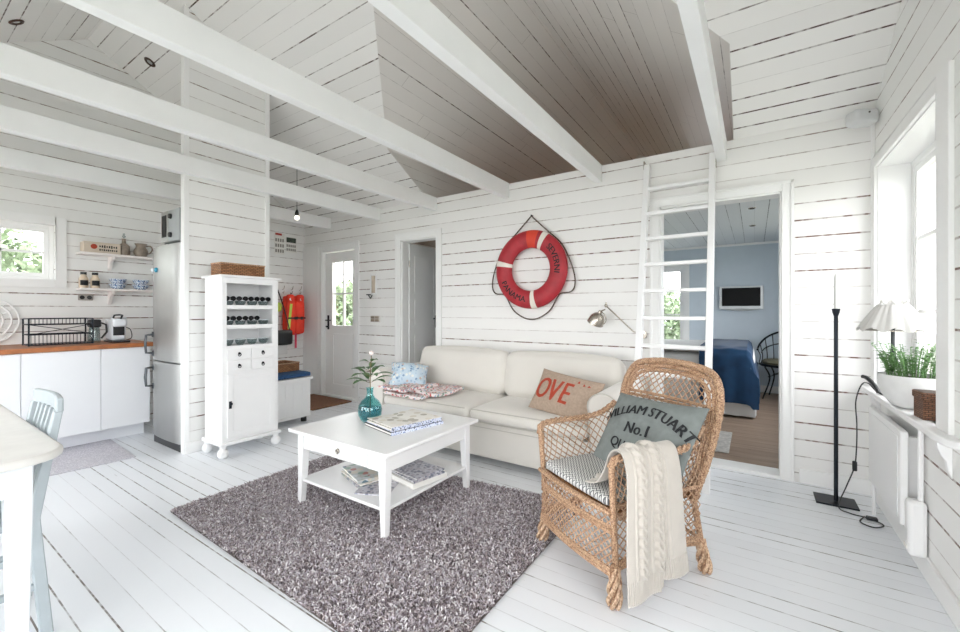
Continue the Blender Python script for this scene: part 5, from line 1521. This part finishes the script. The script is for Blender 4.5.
# nickel wall lamp behind the sofa arm
t = thing('wall_lamp', 'nickel swing arm reading lamp on the wall beside the ladder', 'wall lamp', (-.78, BW, 1.00))
b = MB(); b.lathe([(0, 0), (.035, 0), (.035, .015), (0, .018)], 18, (0, 0, 0), Matrix.Rotation(PI/2, 4, 'X')); b.tube([(0, -.015, 0), (0, -.05, .0)], .008, 8); b.build('wall_mount', M['nickel'], t, smooth=True)
jt = (-.26, -.17, .245)
b = MB(); b.tube([(0, -.05, -.0), (-.06, -.08, .03), jt], .0055, 8); b.ball(jt, .014); b.tube([jt, (jt[0], jt[1], jt[2]+.028)], .008, 8); b.build('arm', M['nickel'], t, smooth=True)
T_ = Matrix.Translation((jt[0]-.045, jt[1], jt[2]-.045)) @ Matrix.Rotation(R(28), 4, 'Y') @ Matrix.Rotation(R(12), 4, 'X')
b = MB(); b.T = T_; b.lathe([(0, .0), (.014, 0), (.018, -.02), (.04, -.035), (.062, -.065), (.072, -.12), (.069, -.12), (.058, -.067), (.036, -.04), (0, -.03)], 28); b.build('shade', M['nickel'], t, smooth=True)
b = MB(); b.T = T_; b.ball((0, 0, -.075), .026); b.build('bulb', M['china'], t, smooth=True)
b = MB(); b.T = T_; b.tube(bez([(0, 0, 0), (.04, 0, -.01), (.075, 0, -.05), (.072, 0, -.09)], 5), .004, 6); b.tube([(0, 0, 0), (.03, 0, .03)], .006, 6); b.build('yoke', M['nickel'], t, smooth=True)

# ------------------------------------------------------------------ dining corner
W_ = M['tableleg']
t = thing('dining_table', 'white painted dining table with a rounded corner at the frame edge', 'dining table', (-2.56, -.16, 0))
X0_, X1_, Y0_, Y1_ = -.80, .715, -.545, .545; rc = .12
pts = []
for (cx, cy, a0) in ((X1_-rc, Y1_-rc, 0), (X0_+rc, Y1_-rc, 90), (X0_+rc, Y0_+rc, 180), (X1_-rc, Y0_+rc, 270)):
    for k in range(9): w = R(a0+90*k/8); pts.append((cx+rc*math.cos(w), cy+rc*math.sin(w), .722))
MB().prism(pts, (0, 0, .028)).build('table_top', M['tabletop'], t, bevel=.009, seg=3)
b = MB(); e_ = .075
b.box(X0_+e_, X1_-e_, Y1_-e_-.02, Y1_-e_, .62, .722); b.box(X0_+e_, X1_-e_, Y0_+e_, Y0_+e_+.02, .62, .722); b.box(X0_+e_, X0_+e_+.02, Y0_+e_, Y1_-e_, .62, .722); b.box(X1_-e_-.02, X1_-e_, Y0_+e_, Y1_-e_, .62, .722); b.build('apron', W_, t, fix=False)
for sx in (0, 1):
    for sy in (0, 1):
        cx = X1_-.105 if sx else X0_+.105; cy = Y1_-.105 if sy else Y0_+.105
        b = MB(); h0, h1 = .020, .031
        b.hexa([(cx-h0, cy-h0, 0), (cx+h0, cy-h0, 0), (cx+h0, cy+h0, 0), (cx-h0, cy+h0, 0)], [(cx-h1, cy-h1, .60), (cx+h1, cy-h1, .60), (cx+h1, cy+h1, .60), (cx-h1, cy+h1, .60)])
        b.box(cx-h1, cx+h1, cy-h1, cy+h1, .60, .722); b.build('leg', W_, t, bevel=.004)
t = thing('dining_chair', 'grey white slatted wooden chair pushed under the dining table', 'chair', (-2.37, .315, 0))
G = M['greywood']
for s in (-1, 1):
    b = MB(); x = s*.175
    b.hexa([(x-.016, .055, 0), (x+.016, .055, 0), (x+.016, .09, 0), (x-.016, .09, 0)], [(x-.016, .02, .44), (x+.016, .02, .44), (x+.016, .055, .44), (x-.016, .055, .44)])
    b.hexa([(x-.016, .02, .44), (x+.016, .02, .44), (x+.016, .055, .44), (x-.016, .055, .44)], [(x-.014, .09, .82), (x+.014, .09, .82), (x+.014, .115, .82), (x-.014, .115, .82)]); b.build('rear_leg', G, t, bevel=.004)
    b = MB(); b.hexa([(x-.014, -.36, 0), (x+.014, -.36, 0), (x+.014, -.33, 0), (x-.014, -.33, 0)], [(x-.018, -.37, .43), (x+.018, -.37, .43), (x+.018, -.33, .43), (x-.018, -.33, .43)]); b.build('front_leg', G, t, bevel=.003)
    for z in (.18, .30): b = MB(); b.box(x-.009, x+.009, -.33, .045, z, z+.022); b.build('stretcher', G, t)
MB().prism([(-.21, -.39, .43), (.21, -.39, .43), (.19, .03, .43), (-.19, .03, .43)], (0, 0, .022)).build('seat', G, t, bevel=.008)
def railf(u, v):
    return None
b = MB(); pr = [(-.185+.37*i/12, .095+.018*math.sin(PI*i/12)) for i in range(13)]
b.prism([(x, y, .815) for x, y in pr]+[(x, y+.022, .815) for x, y in pr[::-1]], (0, 0, .055)); b.build('top_rail', G, t, bevel=.006)
MB().box(-.165, .165, .045, .062, .53, .56).build('lower_rail', G, t, bevel=.003)
for k in range(5):
    x = -.12+.06*k; b = MB(); b.hexa([(x-.011, .047, .56), (x+.011, .047, .56), (x+.011, .058, .56), (x-.011, .058, .56)], [(x-.011, .102, .82), (x+.011, .102, .82), (x+.011, .113, .82), (x-.011, .113, .82)]); b.build('slat', G, t)
MB().box(-.175, .175, .05, .068, .22, .245).build('stretcher', G, t)

# ------------------------------------------------------------------ bedroom
t = thing('bed', 'double bed made up with white linen in the bedroom', 'bed', (0, 5.5, 0))
b = MB(); b.box(-2.05, -.01, 0.02, 1.58, .12, .42); b.build('base', M['sheet'], t, bevel=.01)
b = MB(); cushion_geo(b, -2.05, .0, 0, 1.6, .42, .70, .01, 10, .06); b.build('mattress', M['sheet'], t, smooth=True)
def valance(u, v):
    per = [(-2.05, -.012), (.012, -.012), (.012, 1.6)]
    s_ = u*3.66
    if s_ < 2.06: x, y, nx_, ny_ = -2.05+s_, -.012, 0, -1
    else: x, y, nx_, ny_ = .012, -.012+(s_-2.06), 1, 0
    w = .008*math.sin(s_*38)*(1-v)
    return Vector((x+nx_*w, y+ny_*w, .02+.45*v))
b = MB(); b.grid(valance, 240, 3); b.build('valance', M['sheet'], t, smooth=True)
b = MB()
def duvet(u, v): return Vector((-2.0+1.55*u, -.03+1.66*v, .735+.01*math.sin(9*u)*math.sin(7*v))) if 0 < v < 1 else Vector((-2.0+1.55*u, -.03+1.66*v, .73))
slab_cloth(b, duvet, 30, 30, .045); b.build('duvet', M['sheet'], t, smooth=True)
for y in (.4, 1.15):
    b, wr = pillow(.6, .42, .15, seed=int(y*10)); p = b.build('pillow', M['sheet'], smooth=True, angle=0); tag(p, 'white bed pillow %s' % ('nearest the doorway' if y < 1 else 'nearest the bedroom window'), 'pillow'); p.matrix_world = basis((0, 1, 0), (-1, 0, .35), (-1.78, 5.5+y, .86))
for x in (-1.95, -.1):
    for y in (.1, 1.5): MB().lathe([(0, 0), (.025, 0), (.025, .12), (0, .12)], 10, (x, y, 0)).build('leg', M['dark'], t)
def bthrow(u, v):
    x = -.52+.56*u
    path = [(-.07, .17), (-.065, .45), (-.055, .69), (-.02, .765), (.1, .785), (.8, .79), (1.5, .785), (1.62, .76), (1.66, .6), (1.67, .3)]
    i = v*(len(path)-1); a = min(int(i), len(path)-2); k = i-a
    y = path[a][0]*(1-k)+path[a+1][0]*k; z = path[a][1]*(1-k)+path[a+1][1]*k
    if u > .84:  # falls over the foot end
        q = (u-.84)/.16; x = -.52+.56*.84+.09*q+.02; z -= .42*q**1.2 if z > .6 else .12*q
        z = max(z, .12)
    hang = max(0, .7-z)
    return Vector((x+.02*hang*math.sin(v*3), y-.03*hang*math.sin(u*17)-.02*hang, z+.006*math.sin(u*14)*math.sin(v*23)))
b = MB(); slab_cloth(b, bthrow, 50, 70, .012); o = b.build('blue_throw', M['bedblue'], smooth=True); tag(o, 'royal blue blanket draped over the foot of the bed', 'blanket', None, (-.02, 5.5, 0))
t = thing('wall_television', 'small flat television with a silver frame on the blue grey wall', 'television', (-.17, LY, 1.40))
MB().box(-.285, .285, -.06, -.01, -.175, .175).build('frame', mat('silver_bezel', '#c9ccce', .35, .3), t, bevel=.008)
MB().box(-.245, .245, -.063, -.0605, -.125, .15).build('screen', M['screen'], t)
b = MB(); b.grid(lambda u, v: (-.285+.57*u, -.05+.03*v, -.175-.022*math.sin(PI*u)), 20, 2); b.prism([(-.27+.54*k/14, -.055, -.174-.024*math.sin(PI*k/14)) for k in range(15)], (0, .03, 0)); b.build('speaker_bar', M['steel_side'], t, smooth=True)
MB().box(-.08, .08, -.01, 0, -.08, .08).build('wall_bracket', M['dark'], t)
t = thing('cast_iron_chair', 'black wrought iron chair with a curved openwork back in the bedroom', 'chair', (.37, 6.98, 0), R(-12))
I = M['blackmetal']
b = MB(); n_ = 24
def cc(r_, z, a0=-10, a1=190, yo=0, fl=1.): return [(r_*math.cos(R(a0+(a1-a0)*i/n_)), yo+r_*fl*math.sin(R(a0+(a1-a0)*i/n_)), z) for i in range(n_+1)]
top = [(.34*math.cos(R(-20+220*i/n_)), .26*math.sin(R(-20+220*i/n_)), .66+.26*max(0, math.sin(R(-20+220*i/n_)))) for i in range(n_+1)]
b.tube(top, .013, 8); b.tube([(x*.86, y*.86, .62+.13*max(0, math.sin(R(-20+220*i/n_)))) for i, (x, y, z) in enumerate(top)], .008, 6); b.tube([(x*.95, y*.95, .46) for x, y, z in top], .009, 6); b.build('back_frame', I, t, smooth=True)
for i in range(2, n_-1, 2):
    x, y, z = top[i]; b = MB(); b.tube(bez([(x*.95, y*.95, .46), (x*.9, y*.9, .57), (x, y, z)], 5), .006, 5); b.build('spindle', I, t, smooth=True)
b = MB(); b.lathe([(0, .44), (.29, .44), (.30, .455), (.29, .47), (0, .47)], 28, sx=1.05, sy=.85); b.build('seat', I, t, smooth=True)
b = MB(); b.lathe([(0, .47), (.26, .47), (.275, .50), (.25, .53), (0, .54)], 28, sx=1.05, sy=.8); b.build('seat_cushion', mat('olive_cushion', '#75705c', .95, var=.2, vscale=20), t, smooth=True)
for sx in (-1, 1):
    for sy in (-1, 1): b = MB(); b.tube(bez([(sx*.22, sy*.17, .44), (sx*.17, sy*.14, .28), (sx*.24, sy*.2, .0)], 6), .010, 6); b.tube(bez([(sx*.19, sy*.15, .30), (0, sy*.17, .38), (-sx*.0, sy*.17, .30)], 5), .005, 5); b.build('leg', I, t, smooth=True)
o = MB().box(-.75, -.18, 4.05, 4.75, .0, .008).build('bedside_rug', mat('pale_rag_rug', '#b9b6b2', 1, var=.25, vscale=30)); tag(o, 'pale grey rag rug on the bedroom floor near the doorway', 'rug')
for k, y in enumerate((4.9, 5.9)):
    t = thing('recessed_light', 'small dark recessed light in the bedroom ceiling, '+('nearer the doorway' if k == 0 else 'nearer the far wall'), 'spotlight', (-.02, y, BH), 0, 'bedroom ceiling lights')
    MB().lathe([(0, -.006), (.03, -.006), (.036, 0), (0, 0)], 16).build('rim', M['nickel'], t, smooth=True); MB().lathe([(0, -.009), (.024, -.009), (.024, -.006), (0, -.006)], 14).build('lens', M['screen'], t)

# ------------------------------------------------------------------ greenery outside
def bush(x, y, z, sx, sy, sz, n, seed, label):
    rs = np.random.RandomState(seed)
    d = rs.randn(n, 3); d /= np.linalg.norm(d, axis=1)[:, None]; r = .45+.55*rs.rand(n)**.5
    lump = 1+.18*np.sin(d[:, 0]*6+seed)*np.sin(d[:, 1]*5+d[:, 2]*4)
    P = d*(r*lump)[:, None]*np.array([sx, sy, sz]); P[:, 2] = np.maximum(P[:, 2], -z+.02-(-.16))
    a = rs.randn(n, 3); a /= np.linalg.norm(a, axis=1)[:, None]; c = np.cross(a, rs.randn(n, 3)); c /= np.linalg.norm(c, axis=1)[:, None]
    L_ = (.05+.05*rs.rand(n))[:, None]; W_ = L_*.45
    V = np.stack([P-a*L_, P-c*W_, P+a*L_, P+c*W_], 1).reshape(-1, 3).astype(np.float32)
    me = bpy.data.meshes.new('foliage'); me.vertices.add(n*4); me.vertices.foreach_set('co', V.reshape(-1)); me.loops.add(n*4); me.loops.foreach_set('vertex_index', np.arange(n*4, dtype=np.int32)); me.polygons.add(n); me.polygons.foreach_set('loop_start', np.arange(0, n*4, 4, dtype=np.int32)); me.update(calc_edges=True)
    me.materials.append(M['bush'])
    t = thing('garden_bush', label, 'bush', (x, y, z))
    o = bpy.data.objects.new('foliage', me); COL.objects.link(o); o.parent = t
    b = MB()
    for k in range(5): w = k*1.3; b.tube([(0.1*math.cos(w), .1*math.sin(w), -z-.16), (sx*.5*math.cos(w), sy*.5*math.sin(w), 0)], [.04, .015], 6)
    b.build('trunk', M['stem'], t, smooth=True)
bush(-8.6, .3, 1.15, 1.3, 1.6, 1.35, 9000, 3, 'green bush seen through the left of the kitchen window')
bush(-9.2, 3.5, 1.2, 1.4, 1.5, 1.4, 9000, 8, 'green bush filling the right of the kitchen window')
bush(-8.2, 6.6, .85, 1.4, 1.3, 1.0, 9000, 5, 'green bush outside the glazed entrance door')
bush(-2.6, 10.6, .9, 1.5, 1.0, 1.0, 7000, 6, 'green bush outside the bedroom window')
